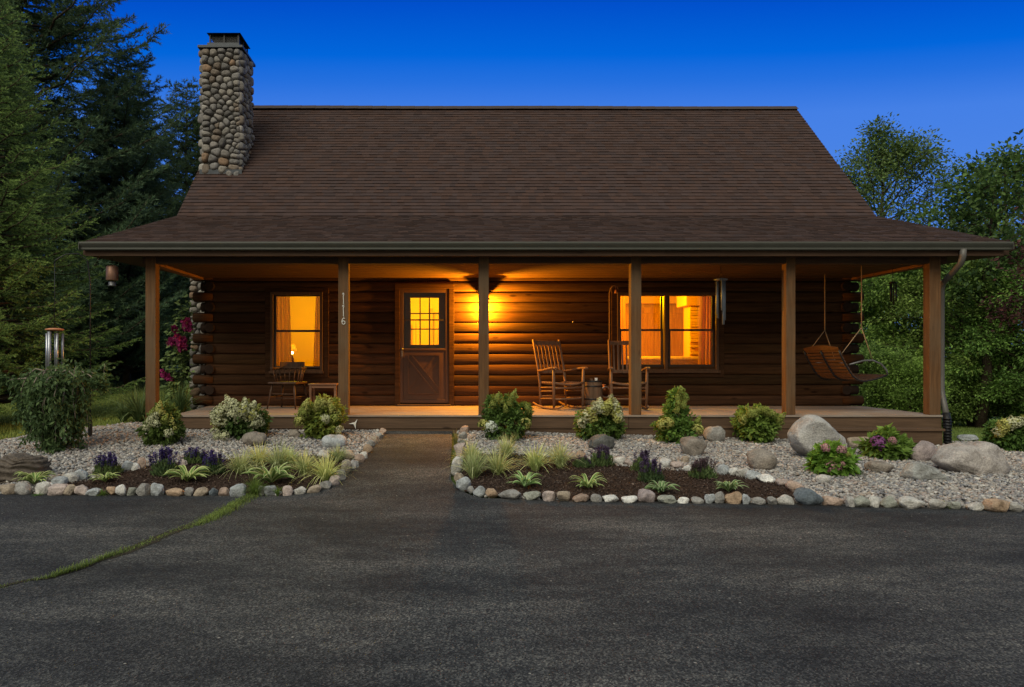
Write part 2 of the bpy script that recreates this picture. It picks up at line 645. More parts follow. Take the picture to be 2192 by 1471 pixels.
tag(o, kind='structure')

# ------------------------------------------------------------------ beds: gravel and bark mulch
def inpoly(x, y, poly):
    c = np.zeros(np.shape(x), bool)
    n = len(poly)
    for i in range(n):
        x1, y1 = poly[i]
        x2, y2 = poly[(i + 1) % n]
        if y1 == y2: continue
        k = ((y1 > y) != (y2 > y)) & (x < (x2 - x1) * (y - y1) / (y2 - y1) + x1)
        c ^= k
    return c


def gp(lst):
    return [(G(*p).x, G(*p).y) for p in lst]


BED_L = [(-9.5, 7.25), (-4.5, 7.25)] + [(p.x - .07, p.y + .05) for p in cl] + [(-.98, 10.44), (-4.0, 10.44), (-4.4, 10.9)] + gp([(300, 906), (200, 916), (100, 926), (0, 945)]) + [(-9.5, 9.4)]
BED_R = [(.13, 10.44)] + [(p.x + .09, p.y + .06) for p in cr[1:]] + [(5.1, 6.53), (11, 6.35), (11, 8.6)] + gp([(2150, 968), (2120, 948), (2030, 946)]) + [(7.4, 10.3), (7.0, 10.44)]
MUL_L = gp([(95, 1054), (200, 1058), (400, 1059), (560, 1060), (640, 1055), (700, 1036), (740, 1005), (757, 985), (735, 972), (640, 980), (560, 980), (470, 986), (400, 992), (300, 1003), (240, 1020), (150, 1036), (95, 1046)])
MUL_R = gp([(980, 1000), (977, 1030), (1002, 1053), (1060, 1064), (1300, 1073), (1500, 1076), (1690, 1078), (1722, 1060), (1680, 1040), (1600, 1022), (1500, 1014), (1420, 1007), (1330, 1000), (1240, 985), (1100, 975), (1000, 975)])


def sheet(name, test, x0, x1, y0, y1, cell, dz, mat):
    xs = np.arange(x0, x1, cell)
    ys = np.arange(y0, y1, cell)
    X, Y = np.meshgrid(xs, ys)
    Z = ground(X, Y) + dz
    idx = np.arange(X.size).reshape(X.shape)
    q = np.stack([idx[:-1, :-1], idx[:-1, 1:], idx[1:, 1:], idx[1:, :-1]], -1).reshape(-1, 4)
    k = test(X[:-1, :-1] + cell / 2, Y[:-1, :-1] + cell / 2).ravel()
    q = q[k]
    u, inv = np.unique(q, return_inverse=True)
    V = np.stack([X, Y, Z], -1).reshape(-1, 3)[u]
    o = link(name, npmesh(name, V, inv.reshape(-1, 4), None, True), mat)
    return o


def t_mulch(x, y): return inpoly(x, y, MUL_L) | inpoly(x, y, MUL_R)
def t_gravel(x, y): return (inpoly(x, y, BED_L) | inpoly(x, y, BED_R)) & ~t_mulch(x, y)


M['gravel_bed'] = plain('gravel_bed', (.14, .13, .125), .95, 0, .1, .6, 60)
M['mulch_bed'] = plain('mulch_bed', (.035, .022, .017), .95, 0, .1, .5, 50)
tag(sheet('gravel_ground', t_gravel, -9.5, 11, 6.2, 11.2, .07, -.012, M['gravel_bed']), kind='structure')
tag(sheet('mulch_ground', t_mulch, -9.5, 11, 6.2, 10.5, .07, .010, M['mulch_bed']), kind='structure')

# icosahedron for pebbles
ph = (1 + 5 ** .5) / 2
ICO = np.array([(-1, ph, 0), (1, ph, 0), (-1, -ph, 0), (1, -ph, 0), (0, -1, ph), (0, 1, ph), (0, -1, -ph), (0, 1, -ph), (ph, 0, -1), (ph, 0, 1), (-ph, 0, -1), (-ph, 0, 1)], float)
ICO /= np.linalg.norm(ICO[0])
ICOF = np.array([(0, 11, 5), (0, 5, 1), (0, 1, 7), (0, 7, 10), (0, 10, 11), (1, 5, 9), (5, 11, 4), (11, 10, 2), (10, 7, 6), (7, 1, 8), (3, 9, 4), (3, 4, 2), (3, 2, 6), (3, 6, 8), (3, 8, 9), (4, 9, 5), (2, 4, 11), (6, 2, 10), (8, 6, 7), (9, 8, 1)])


def randrot(n, rng):
    q = rng.normal(size=(n, 4))
    q /= np.linalg.norm(q, axis=1)[:, None]
    a, b, c, d = q.T
    return np.stack([np.stack([1 - 2 * (c * c + d * d), 2 * (b * c - a * d), 2 * (b * d + a * c)], -1),
                     np.stack([2 * (b * c + a * d), 1 - 2 * (b * b + d * d), 2 * (c * d - a * b)], -1),
                     np.stack([2 * (b * d - a * c), 2 * (c * d + a * b), 1 - 2 * (b * b + c * c)], -1)], 1)


def scatter(test, n, x0, x1, y0, y1, rng):
    x = rng.uniform(x0, x1, n)
    y = rng.uniform(y0, y1, n)
    k = test(x, y)
    return x[k], y[k]


rng = np.random.default_rng(3)
gx, gy = scatter(t_gravel, 185000, -9.5, 11, 6.2, 11.2, rng)
k = np.abs(gx - .4) < gy * .78 + 2.4
gx, gy = gx[k], gy[k]
n = len(gx)
size = rng.uniform(.011, .023, n) * rng.choice([1, 1.35], n, p=[.85, .15])
gz = ground(gx, gy) + rng.uniform(-.012, .016, n)
sc = np.stack([rng.uniform(.8, 1.5, n), rng.uniform(.7, 1.1, n), rng.uniform(.5, .85, n)], -1)
loc = ICO[None] * (1 + rng.normal(0, .1, (n, 12, 1))) * (size[:, None] * sc)[:, None]
ang = rng.uniform(0, 6.28, n)
ca, sa = np.cos(ang), np.sin(ang)
lx_ = loc[..., 0] * ca[:, None] - loc[..., 1] * sa[:, None]
ly_ = loc[..., 0] * sa[:, None] + loc[..., 1] * ca[:, None]
lz_ = loc[..., 2] + lx_ * rng.normal(0, .3, n)[:, None]
V = np.stack([lx_ + gx[:, None], ly_ + gy[:, None], lz_ + gz[:, None]], -1).reshape(-1, 3)
Fc = (ICOF[None] + (np.arange(n) * 12)[:, None, None]).reshape(-1, 3)
pal = np.array([(.42, .39, .37), (.33, .32, .32), (.25, .25, .27), (.52, .49, .46), (.40, .33, .28), (.19, .18, .18), (.36, .30, .28), (.60, .57, .54)])
pc = pal[rng.choice(len(pal), n, p=[.22, .2, .14, .13, .1, .07, .08, .06])] * rng.uniform(.75, 1.2, (n, 1))
o = link('gravel', npmesh('gravel', V, Fc, np.repeat(pc, 12, 0), True), M['pebble'])
tag(o, 'pale grey and pink river gravel covering the beds in front of the porch', 'gravel', kind='stuff')

# bark chips: bent slivers
mx, my = scatter(t_mulch, 90000, -7, 6, 6.3, 10.2, rng)
n = len(mx)
L = rng.uniform(.012, .04, n)
W = rng.uniform(.005, .011, n)
a = rng.uniform(0, 6.28, n)
tilt = rng.normal(0, .35, n)
ax = np.stack([np.cos(a) * np.cos(tilt), np.sin(a) * np.cos(tilt), np.sin(tilt)], -1)
sd = np.stack([-np.sin(a), np.cos(a), rng.normal(0, .4, n)], -1)
cc = np.stack([mx, my, ground(mx, my) + .010 + rng.uniform(.0, .022, n)], -1)
up = np.cross(ax, sd)
V = np.stack([cc - ax * L[:, None] / 2, cc + sd * W[:, None] / 2 + up * .004, cc + ax * L[:, None] / 2, cc - sd * W[:, None] / 2 + up * .004, cc - up * .006], 1).reshape(-1, 3)
fb = np.array([(0, 3, 1), (1, 3, 2), (0, 1, 4), (1, 2, 4), (2, 3, 4), (3, 0, 4)])
Fc = (fb[None] + (np.arange(n) * 5)[:, None, None]).reshape(-1, 3)
pal = np.array([(.055, .036, .029), (.036, .024, .020), (.088, .062, .050), (.16, .12, .10), (.07, .055, .05)])
pc = pal[rng.choice(5, n, p=[.34, .3, .2, .06, .1])] * rng.uniform(.7, 1.3, (n, 1))
o = link('bark_mulch', npmesh('bark_mulch', V, Fc, np.repeat(pc, 5, 0)), M['mulch_chip'])
tag(o, 'dark brown shredded bark mulch filling the planting beds by the driveway', 'mulch', kind='stuff')


# grass blades -----------------------------------------------------------------
def blades(base, az, length, lean, width, cb, ct, nseg=3, droop=.3, twist=None):
    """curved tapering strips; base (n,3); az azimuth; lean = how far the tip leans out (fraction of length)"""
    n = len(base)
    dirv = np.stack([np.cos(az), np.sin(az), np.zeros(n)], -1)
    tw = az + np.pi / 2 if twist is None else twist
    side = np.stack([np.cos(tw), np.sin(tw), np.zeros(n)], -1)
    rows = []
    cols = []
    dr = np.broadcast_to(np.asarray(droop, float), (n,))
    for i in range(nseg + 1):
        t = i / nseg
        out = lean * (t ** 1.6)
        up = t * np.sqrt(np.clip(1 - (lean * .6) ** 2, .1, 1)) - dr * lean * t ** 3
        c = base + dirv * (length * out)[:, None]
        c[:, 2] += length * up
        wd = width * (1 - t ** 2.2) * (.75 + .5 * min(t * 3, .5)) + .0004
        rows += [c - side * wd[:, None] / 2, c + side * wd[:, None] / 2]
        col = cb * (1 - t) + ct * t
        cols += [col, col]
    V = np.stack(rows, 1).reshape(-1, 3)
    C = np.stack(cols, 1).reshape(-1, 3)
    k = 2 * (nseg + 1)
    f = np.array([(2 * i, 2 * i + 1, 2 * i + 3, 2 * i + 2) for i in range(nseg)])
    Fc = (f[None] + (np.arange(n) * k)[:, None, None]).reshape(-1, 4)
    return V, Fc, C


def t_lawn(x, y):
    return ~(inpoly(x, y, BED_L) | inpoly(x, y, BED_R)) & ~((x > -4.9) & (x < 7.3) & (y < 18.5))


for name, (x0, x1, y0, y1), nn, lab in (
        ('lawn_grass', (-14, -3.9, 9.2, 24), 110000, 'mown green lawn stretching to the dark pines left of the cabin'),
        ('lawn_grass', (7.0, 16, 9.2, 20), 60000, 'mown green lawn under the leafy trees right of the cabin')):
    gx, gy = scatter(t_lawn, nn, x0, x1, y0, y1, rng)
    keep = rng.uniform(0, 1, len(gx)) < np.clip(1.5 - (gy - 9) / 12, .25, 1)
    gx, gy = gx[keep], gy[keep]
    n = len(gx)
    base = np.stack([gx, gy, ground(gx, gy) - .035], -1)
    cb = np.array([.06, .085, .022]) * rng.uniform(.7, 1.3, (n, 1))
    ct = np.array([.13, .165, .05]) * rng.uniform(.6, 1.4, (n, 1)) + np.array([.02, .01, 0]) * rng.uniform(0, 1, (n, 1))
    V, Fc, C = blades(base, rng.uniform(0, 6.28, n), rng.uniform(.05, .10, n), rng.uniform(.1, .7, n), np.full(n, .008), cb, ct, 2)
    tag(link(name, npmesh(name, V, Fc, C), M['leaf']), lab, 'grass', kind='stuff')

# grass growing in the crack that crosses the driveway
crack = [G(*p) for p in [(-60, 1272), (0, 1262), (55, 1249), (110, 1240), (170, 1221), (230, 1195), (300, 1170), (370, 1140), (430, 1119), (470, 1101), (510, 1078), (548, 1058)]]
pts = []
for i in range(len(crack) - 1):
    a_, b_ = crack[i], crack[i + 1]
    L_ = (b_ - a_).length
    dens = [1600, 1500, 900, 1500, 1500, 3000, 2600, 3200, 3200, 3200, 3800][i]
    for _ in range(int(L_ * dens)):
        t = random.random()
        w_ = [.015, .015, .012, .015, .016, .027, .027, .035, .04, .04, .05][i]
        p = a_.lerp(b_, t)
        w_ *= .55 + .75 * abs(math.sin(p.x * 4.3 + .6) * math.sin(p.x * 11.7))
        wob = .025 * math.sin(p.x * 9) + .012 * math.sin(p.x * 31)
        clump = .55 + .45 * math.sin(p.x * 23 + 1.3 * math.sin(p.x * 7))
        if random.random() > clump + .12: continue
        if math.sin(p.x * 3.1 + 2) < -.55 and i < 7 and random.random() < .75: continue
        pts.append((p.x + random.gauss(0, w_), p.y + wob + random.gauss(0, w_), .003))
base = np.array(pts)
n = len(base)
cb = np.array([.045, .06, .016]) * rng.uniform(.6, 1.2, (n, 1))
ct = np.array([.10, .14, .035]) * rng.uniform(.6, 1.4, (n, 1))
V, Fc, C = blades(base, rng.uniform(0, 6.28, n), rng.uniform(.012, .055, n) * (.7 + .5 * np.sin(base[:, 0] * 13 + 1)), rng.uniform(.2, 1.0, n), np.full(n, .004), cb, ct, 3)
sv, sf = [], []
for i in range(len(crack) - 1):
    for s_ in range(6):
        p = crack[i].lerp(crack[i + 1], s_ / 6)
        d_ = (crack[i + 1] - crack[i]).normalized()
        w_ = (.018 + .016 * abs(math.sin(p.x * 5.3 + 1)) + random.uniform(0, .014)) * (.6 if i < 5 else 1.3)
        wob = .025 * math.sin(p.x * 9) + .012 * math.sin(p.x * 31)
        sv += [(p.x - d_.y * w_, p.y + wob + d_.x * w_, .0075), (p.x + d_.y * w_ * random.uniform(.7, 1.3), p.y + wob - d_.x * w_, .0075)]
        if len(sv) > 2:
            k_ = len(sv)
            sf.append((k_ - 4, k_ - 3, k_ - 1, k_ - 2))
tag(link('crack_soil', npmesh('crack_soil', np.array(sv), np.array(sf)), plain('crack_dirt', (.035, .03, .022), .95, 0, .1, .5, 60)), kind='structure')
tag(link('crack_grass', npmesh('crack_grass', V, Fc, C), M['leaf']), 'ragged strip of green grass growing along the driveway crack', 'grass', kind='stuff')
# ------------------------------------------------------------------ the log cabin, one thing with its parts
WY = 12.5            # wall plane
DZ = .55             # deck level
cabin = thing('log_cabin', (1.35, 12.5, .3), 'dark brown log cabin with long front porch and stone chimney', 'cabin')


def part(mb, name, mat, parent=cabin, bevel=0, label=None, color=None):
    o = mb.build(name, mat, parent, True, bevel, color)
    if label: o['label'] = label
    return o


XL, XR = -4.2, 6.95
H = .18
NC = 13


def px_x(px, y=12.45): return (px - CX) * y / F
def px_z(py, y=12.45): return CH - (py - HY) * y / F


openings = [(px_x(586), px_x(688), px_z(788), px_z(631)),       # left window
            (px_x(858), px_x(960), DZ - .05, px_z(618)),          # door
            (px_x(1326), px_x(1530), px_z(785), px_z(630))]       # double window

# front wall: courses of rounded logs, cut at the openings
fw = MB()
prof = [(math.cos(a) * .5 + .5, math.sin(a)) for a in np.linspace(math.pi, 0, 9)]   # (height 0..1, bulge 0..1)
rl = random.Random(5)
for i in range(NC):
    z0 = DZ + i * H
    z1 = z0 + H
    segs = [(XL, XR)]
    for (a, b_, c, d_) in openings:
        zz0, zz1 = max(z0, c), min(z1, d_)
        if zz1 - zz0 > .3 * H:
            segs = [s for s0 in segs for s in (((s0[0], a), (b_, s0[1])) if s0[0] < a and s0[1] > b_ else (s0,))]
    bul = .035 + rl.uniform(-.004, .004)
    tn_ = rl.uniform(.75, 1.3)
    for (a, b_) in segs:
        fw.col = (tn_ * rl.uniform(.92, 1.08), tn_, tn_ * rl.uniform(.9, 1.05))
        n = max(2, int((b_ - a) / .5))
        xs_ = np.linspace(a, b_, n + 1)
        vs, fs = [], []
        for x in xs_:
            wob = .003 * math.sin(x * 2.1 + i * 1.7)
            for (h_, bb) in prof:
                vs.append((x, WY - bul * (bb ** .7) + (.0 if bb > .01 else .005) - wob, z0 + .002 + h_ * (H - .004)))
        k = len(prof)
        for j in range(n):
            for q_ in range(k - 1):
                fs.append((j * k + q_, (j + 1) * k + q_, (j + 1) * k + q_ + 1, j * k + q_ + 1))
        fw.add(vs, fs, True)
# backing behind the log faces, in pieces round the openings
edges = sorted(set([XL + .05, XR - .05] + [v for o_ in openings for v in o_[:2]]))
for a, b_ in zip(edges[:-1], edges[1:]):
    op = [o_ for o_ in openings if o_[0] <= a + 1e-6 and o_[1] >= b_ - 1e-6]
    if op:
        if op[0][2] > DZ: fw.box(a, b_, WY + .013, WY + .14, DZ, op[0][2])
        fw.box(a, b_, WY + .013, WY + .14, op[0][3], DZ + NC * H)
    else:
        fw.box(a, b_, WY + .013, WY + .14, DZ, DZ + NC * H)
part(fw, 'front_wall', M['log'])

# side and back walls with gables
for sx, nm in ((-1, 'side_wall'), (1, 'side_wall')):
    mb = MB()
    x_ = XL if sx < 0 else XR
    yb = 18.3
    for i in range(NC + 18):
        z0 = DZ + i * H - .09
        z1 = z0 + H
        if z0 < 3.6:
            ya, yz = WY + .0, yb
        else:
            ya, yz = WY + (z0 - 3.75) + .12, yb - (z0 - 3.75) - .12
        if yz - ya < .2: break
        vs, fs = [], []
        for y in (ya, yz):
            for (h_, bb) in prof:
                vs.append((x_ + sx * .042 * bb ** .7, y, z0 + .002 + h_ * (H - .004)))
        k = len(prof)
        for q_ in range(k - 1):
            f_ = (q_, k + q_, k + q_ + 1, q_ + 1)
            fs.append(f_ if sx < 0 else f_[::-1])
        mb.add(vs, fs, True)
    mb.box(*sorted((x_ - sx * .14, x_ - sx * .012)), WY + .15, yb - .1, DZ, 3.9)
    for (yy0, zz0) in ((0, 0),):
        mb.add([(x_ - sx * .02, WY + .2, 3.9), (x_ - sx * .02, yb - .2, 3.9), (x_ - sx * .02, 15.4, 6.5)], [(0, 1, 2)])
    part(mb, nm, M['beam_y'])
mb = MB()
mb.box(XL + .02, XR - .02, 18.2, 18.32, DZ - .5, 3.9)
part(mb, 'back_wall', M['log'])
mb = MB()
mb.box(XL + .03, XR - .03, WY + .05, 18.2, -.4, DZ - .02)
part(mb, 'foundation', M['mortar'])

# crossed log ends at the two front corners
for (cx_, sgn, lo, short) in ((XL, -1, .235, .10), (XR, 1, .25, .17)):
    for i in range(NC):
        zc = DZ + (i + .5) * H
        mb = MB()
        n = 14
        if i % 2 == 0:                      # front logs running past the corner
            Ln = lo
            r_ = .086
            mb.tube([(cx_ - sgn * .12, WY + .03, zc), (cx_ + sgn * (Ln - .012), WY + .03, zc), (cx_ + sgn * Ln, WY + .03, zc)], [r_, r_, r_ - .012], n)
            part(mb, 'log_end', M['log'])
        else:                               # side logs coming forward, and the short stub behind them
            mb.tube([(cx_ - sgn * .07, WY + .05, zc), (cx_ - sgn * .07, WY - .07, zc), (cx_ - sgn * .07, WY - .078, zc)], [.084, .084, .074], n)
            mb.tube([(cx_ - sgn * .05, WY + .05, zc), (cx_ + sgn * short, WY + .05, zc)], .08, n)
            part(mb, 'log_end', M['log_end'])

# ------------------------------------------------------------------ windows
def window(units, frame, nm_label):
    """units: list of glass rectangles (x0,x1,z0,z1); frame: outer rectangle"""
    x0, x1, z0, z1 = frame
    mb = MB()
    t = .05
    mb.ring(x0, x1, z0, z1, t, WY - .075, WY + .10, .055)
    for u, v_ in zip(units[:-1], units[1:]):
        xm = (u[1] + v_[0]) / 2
        mb.box(xm - .028, xm + .028, WY - .07, WY + .10, z0 + .056, z1 - .056)
    fo = part(mb, 'window', M['trim'], bevel=.006)
    fo['label'] = nm_label
    mb = MB()
    mb.ring(x0 - .095, x1 + .10, z0 - .085, z1 + .07, .09, WY - .052, WY + .02, .08)
    part(mb, 'window_trim', M['log'], fo, .005)
    mb = MB()
    mb.box(x0 - .02, x1 + .02, WY - .10, WY - .076, z0 - .012, z0 + .03)
    part(mb, 'sill', M['trim'], fo, .004)
    for (a, b_, c, d_) in units:
        zm = c + (d_ - c) * .505
        mb = MB()
        mb.ring(a - .025, b_ + .025, zm - .018, d_ + .03, .03, WY + .01, WY + .035)
        part(mb, 'upper_sash', M['sash'], fo)
        mb = MB()
        mb.ring(a - .025, b_ + .025, c - .03, zm + .018, .034, WY - .03, WY + .005)
        part(mb, 'lower_sash', M['sash'], fo)
        mb = MB()
        mb.box(a, b_, WY + .02, WY + .024, zm, d_)
        part(mb, 'pane', M['glass'], fo)
        mb = MB()
        mb.box(a, b_, WY - .014, WY - .010, c, zm)
        part(mb, 'pane', M['glass'], fo)
    return fo


GL = (px_x(589), px_x(685), px_z(784.5), px_z(634))
window([GL], (px_x(579), px_x(691), px_z(798), px_z(625)), 'single double-hung window glowing yellow left of the door')
GA = (px_x(1329.5), px_x(1417), px_z(781.5), px_z(633))
GB = (px_x(1435), px_x(1527), px_z(781.5), px_z(633))
window([GA, GB], (px_x(1321), px_x(1538), px_z(797), px_z(626)), 'wide twin window glowing orange behind the rocking chair')

# ------------------------------------------------------------------ door
dx0, dx1, dz1 = px_x(856), px_x(961), px_z(618.5)
mb = MB()
mb.box(px_x(845), dx0, WY - .07, WY + .02, DZ + .002, dz1 + .0)
mb.box(dx1, px_x(972), WY - .07, WY + .02, DZ + .002, dz1 + .0)
mb.box(px_x(845), px_x(972), WY - .072, WY + .02, dz1 + .001, px_z(607))
door_trim = part(mb, 'door_trim', M['log'], bevel=.005)
mb = MB()
mb.box(px_x(851), px_x(965), WY - .13, WY + .05, DZ + .002, DZ + .028)
part(mb, 'threshold', M['fascia'], bevel=.004)
gx0, gx1, gz0, gz1 = px_x(879), px_x(939), px_z(738), px_z(637)      # lites
mb = MB()
# inner wooden door: stiles and rails round the lites, solid below
yd0, yd1 = WY + .0, WY + .045
mb.box(dx0 + .03, gx0, yd0, yd1, DZ + .06, dz1 - .03)
mb.box(gx1, dx1 - .03, yd0, yd1, DZ + .06, dz1 - .03)
mb.box(gx0, gx1, yd0, yd1, gz1, dz1 - .03)
mb.box(gx0, gx1, yd0, yd1, DZ + .06, gz0)
mb.box(dx0 + .001, dx1 - .001, yd0 + .05, yd1 + .05, DZ + .003, DZ + .12)
door = part(mb, 'door', M['door'])
door['label'] = 'brown storm door with small panes above a crossbuck panel'
mb = MB()
for i in (1, 2):
    x_ = gx0 + (gx1 - gx0) * i / 3
    mb.box(x_ - .011, x_ + .011, yd0 + .01, yd1 - .006, gz0, gz1)
    z_ = gz0 + (gz1 - gz0) * i / 3
    mb.box(gx0, gx1, yd0 + .013, yd1 - .009, z_ - .010, z_ + .010)
part(mb, 'muntin_grid', M['door'], door)
mb = MB()
mb.box(gx0, gx1, yd0 + .022, yd0 + .026, gz0, gz1)
part(mb, 'pane', M['glass'], door)
# storm door: frame, middle rail, lower panel with crossbuck mouldings
mb = MB()
ys0, ys1 = WY - .06, WY - .025
zl = px_z(746)                           # bottom of the glazed half
mb.ring(dx0 + .004, dx1 - .004, DZ + .05, dz1 - .004, .055, ys0, ys1, .06)
mb.box(dx0 + .059, dx1 - .059, ys0, ys1, zl - .035, zl)
mb.box(dx0 + .059, dx1 - .059, ys0 + .008, ys1 - .004, DZ + .11, zl - .035)
part(mb, 'storm_door', M['door'], door, .004)
mb = MB()
zm_ = px_z(685)
mb.box(dx0 + .059, dx1 - .059, ys0 + .008, ys1 - .01, zm_ - .012, zm_ + .012)
part(mb, 'storm_sash_rail', M['sash'], door)
mb = MB()
mb.box(dx0 + .055, dx1 - .055, ys0 + .018, ys0 + .021, zl, dz1 - .06)
part(mb, 'storm_pane', M['glass'], door)
mb = MB()
a, b_ = px_x(874), px_x(941)
c, d_ = px_z(843), px_z(760)
yy = ys0 + .008
for (p0, p1) in (((a, c), (a, d_)), ((b_, c), (b_, d_)), ((a, c), (b_, c)), ((a, d_), (b_, d_))):
    mb.bar((p0[0], yy - .004, p0[1]), (p1[0], yy - .006, p1[1]), .018, .026, (0, 1, 0))
for (p0, p1, o_) in (((a, d_), (b_, c), 1), ((a, c), (b_, d_), 0)):
    v0 = Vector((p0[0], 0, p0[1])); v1 = Vector((p1[0], 0, p1[1]))
    dirn = (v1 - v0).normalized()
    nrm = Vector((-dirn.z, 0, dirn.x)) * .045
    for s_ in (-1, 1):
        q0 = v0 + nrm * s_ + dirn * .06
        q1 = v1 + nrm * s_ - dirn * .06
        mid = (q0 + q1) / 2
        if o_:
            mb.bar((q0.x, yy - .008, q0.z), (q1.x, yy - .008, q1.z), .018, .032, (0, 1, 0))
        else:
            mb.bar((q0.x, yy - .004, q0.z), (mid.x - dirn.x * .06, yy - .004, mid.z - dirn.z * .06), .016, .02, (0, 1, 0))
            mb.bar((mid.x + dirn.x * .06, yy - .004, mid.z + dirn.z * .06), (q1.x, yy - .004, q1.z), .016, .02, (0, 1, 0))
part(mb, 'crossbuck', M['door'], door)
mb = MB()
hx, hz = px_x(861), px_z(747)
mb.tube([(hx, ys0 + .01, hz), (hx, ys0 - .05, hz)], .011, 8)
mb.lathe([(0.004, 0), (.022, .004), (.024, .014), (.015, .026), (.003, .03)], (hx, ys0 - .062, hz - .015), 12)
mb.box(hx - .014, hx + .014, ys0 - .006, ys0 + .005, hz - .13, hz - .03)
part(mb, 'handle', M['gray_metal'], door)

# ------------------------------------------------------------------ porch deck, posts, beams, ceiling
FY = 10.38
pl, pr = -3.99, 7.12
mb = MB()
nb = 14
for i in range(nb):
    y0 = FY + (12.47 - FY) * i / nb
    y1 = FY + (12.47 - FY) * (i + 1) / nb - .006
    tl = (y0 - FY) / (12.47 - FY)
    xl_ = pl + (XL + .05 - pl) * tl
    z_ = DZ - .001 * (i % 3)
    mb.box(xl_, pr, y0 - (.02 if i == 0 else 0), y1, z_ - .028, z_)
part(mb, 'porch_deck', M['deck'], bevel=.003)
mb = MB()
mb.box(pl + .01, 2.6, FY, FY + .04, .355, DZ - .03)
mb.box(2.604, pr - .005, FY, FY + .04, .355, DZ - .03)
mb.box(pl + .014, 2.2, FY + .014, FY + .06, .12, .351)
mb.box(2.204, pr - .008, FY + .014, FY + .06, -.1, .351)
mb.box(pr - .05, pr - .004, FY + .062, 12.4, -.1, DZ - .03)
mb.box(pl + .01, pl + .05, FY + .062, 12.4, .1, DZ - .03)
part(mb, 'deck_skirt', M['fascia'], bevel=.004)
mb = MB()
sx0, sx1 = px_x(1740, 10.1), px_x(2022, 10.1)
mb.box(sx0, sx1, FY - .30, FY - .003, .345, .378)
mb.box(sx0 + .02, sx1 - .02, FY - .27, FY - .23, -.02, .343)
mb.box(sx1 - .06, sx1 - .02, FY - .228, FY - .004, -.02, .343)
part(mb, 'porch_step', M['fascia'], bevel=.004)

PZ = 2.74
post_x = [(311, 333), (724, 746), (1025, 1046.5), (1351, 1373), (1683, 1703), (1990, 2014)]
posts = []
for i, (a, b_) in enumerate(post_x):
    yc = 10.48
    x0, x1 = px_x(a, yc - .085), px_x(b_, yc - .085)
    wd = x1 - x0
    mb = MB()
    zb = DZ + .001 if i else .2
    ys = (yc - .085, yc - .085 + .145)
    mb.box(x0, x1, *ys, zb, PZ + .1)
    o = part(mb, 'porch_post', M['post'], bevel=.006)
    posts.append((o, x0, x1, ys[0]))
posts[0][0]['label'] = 'corner post at the left end, standing on the gravel'
# numerals 1 1 6 down the second post, pale metal
po, x0, x1, yf = posts[1]
xc = px_x(735.5, yf)
k = yf / F


def numeral(pts, name):
    mb = MB()
    mb.tube([((px - CX) * k, yf - .007, CH - (py - HY) * k) for px, py in pts], .0055, 6)
    part(mb, name, M['white_metal'], po)


for dy in (0, 26):
    numeral([(733.2, 631 + dy), (733.5, 628.5 + dy), (735.5, 627.5 + dy), (736.3, 630 + dy), (735, 634 + dy), (735.3, 640 + dy), (735.6, 646 + dy), (735.3, 650.5 + dy), (736.8, 652 + dy)], 'numeral')
numeral([(738.5, 682), (735.5, 680.8), (733, 684), (732, 689), (733, 693.5), (736, 694.8), (738.8, 692), (738.6, 688.6), (735.8, 686.8), (733, 689)], 'numeral')

mb = MB()
mb.box(px_x(305, 10.4), px_x(2027, 10.4), 10.395 + .005, 10.395 + .17, PZ, 2.86)
part(mb, 'header_beam', M['beam'], bevel=.004)
for x_ in (posts[0][1] + .0, posts[5][2] - .15):
    mb = MB()
    mb.box(x_ + .003, x_ + .148, 10.57, WY - .06, PZ - .015, 2.85)
    part(mb, 'side_beam', M['beam_y'], bevel=.004)
mb = MB()
cxl, cxr = posts[0][1] + .15, posts[5][2] - .15
for i in range(15):
    y0 = 10.57 + (WY - .0 - 10.57) * i / 15
    y1 = 10.57 + (WY - .0 - 10.57) * (i + 1) / 15 - .009
    mb.box(cxl, cxr, y0, y1, 2.765 + .0012 * (i % 2), 2.79)
mb.box(cxl, cxr, 10.57, WY - .01, 2.793, 2.80)
part(mb, 'porch_ceiling', M['ceiling'])

# ------------------------------------------------------------------ roof
KY, KZ = 12.5, CH + (770 - 463) * 12.5 / F          # the break between porch roof and main roof
RY, RZ = 15.4, CH + (770 - 231) * 15.4 / F
EY, EZ = 10.16, 2.995
rxl, rxr = -4.69, 7.4
exl, exr = px_x(178, 10.16), px_x(2160, 10.16)
rs = np.random.default_rng(21)


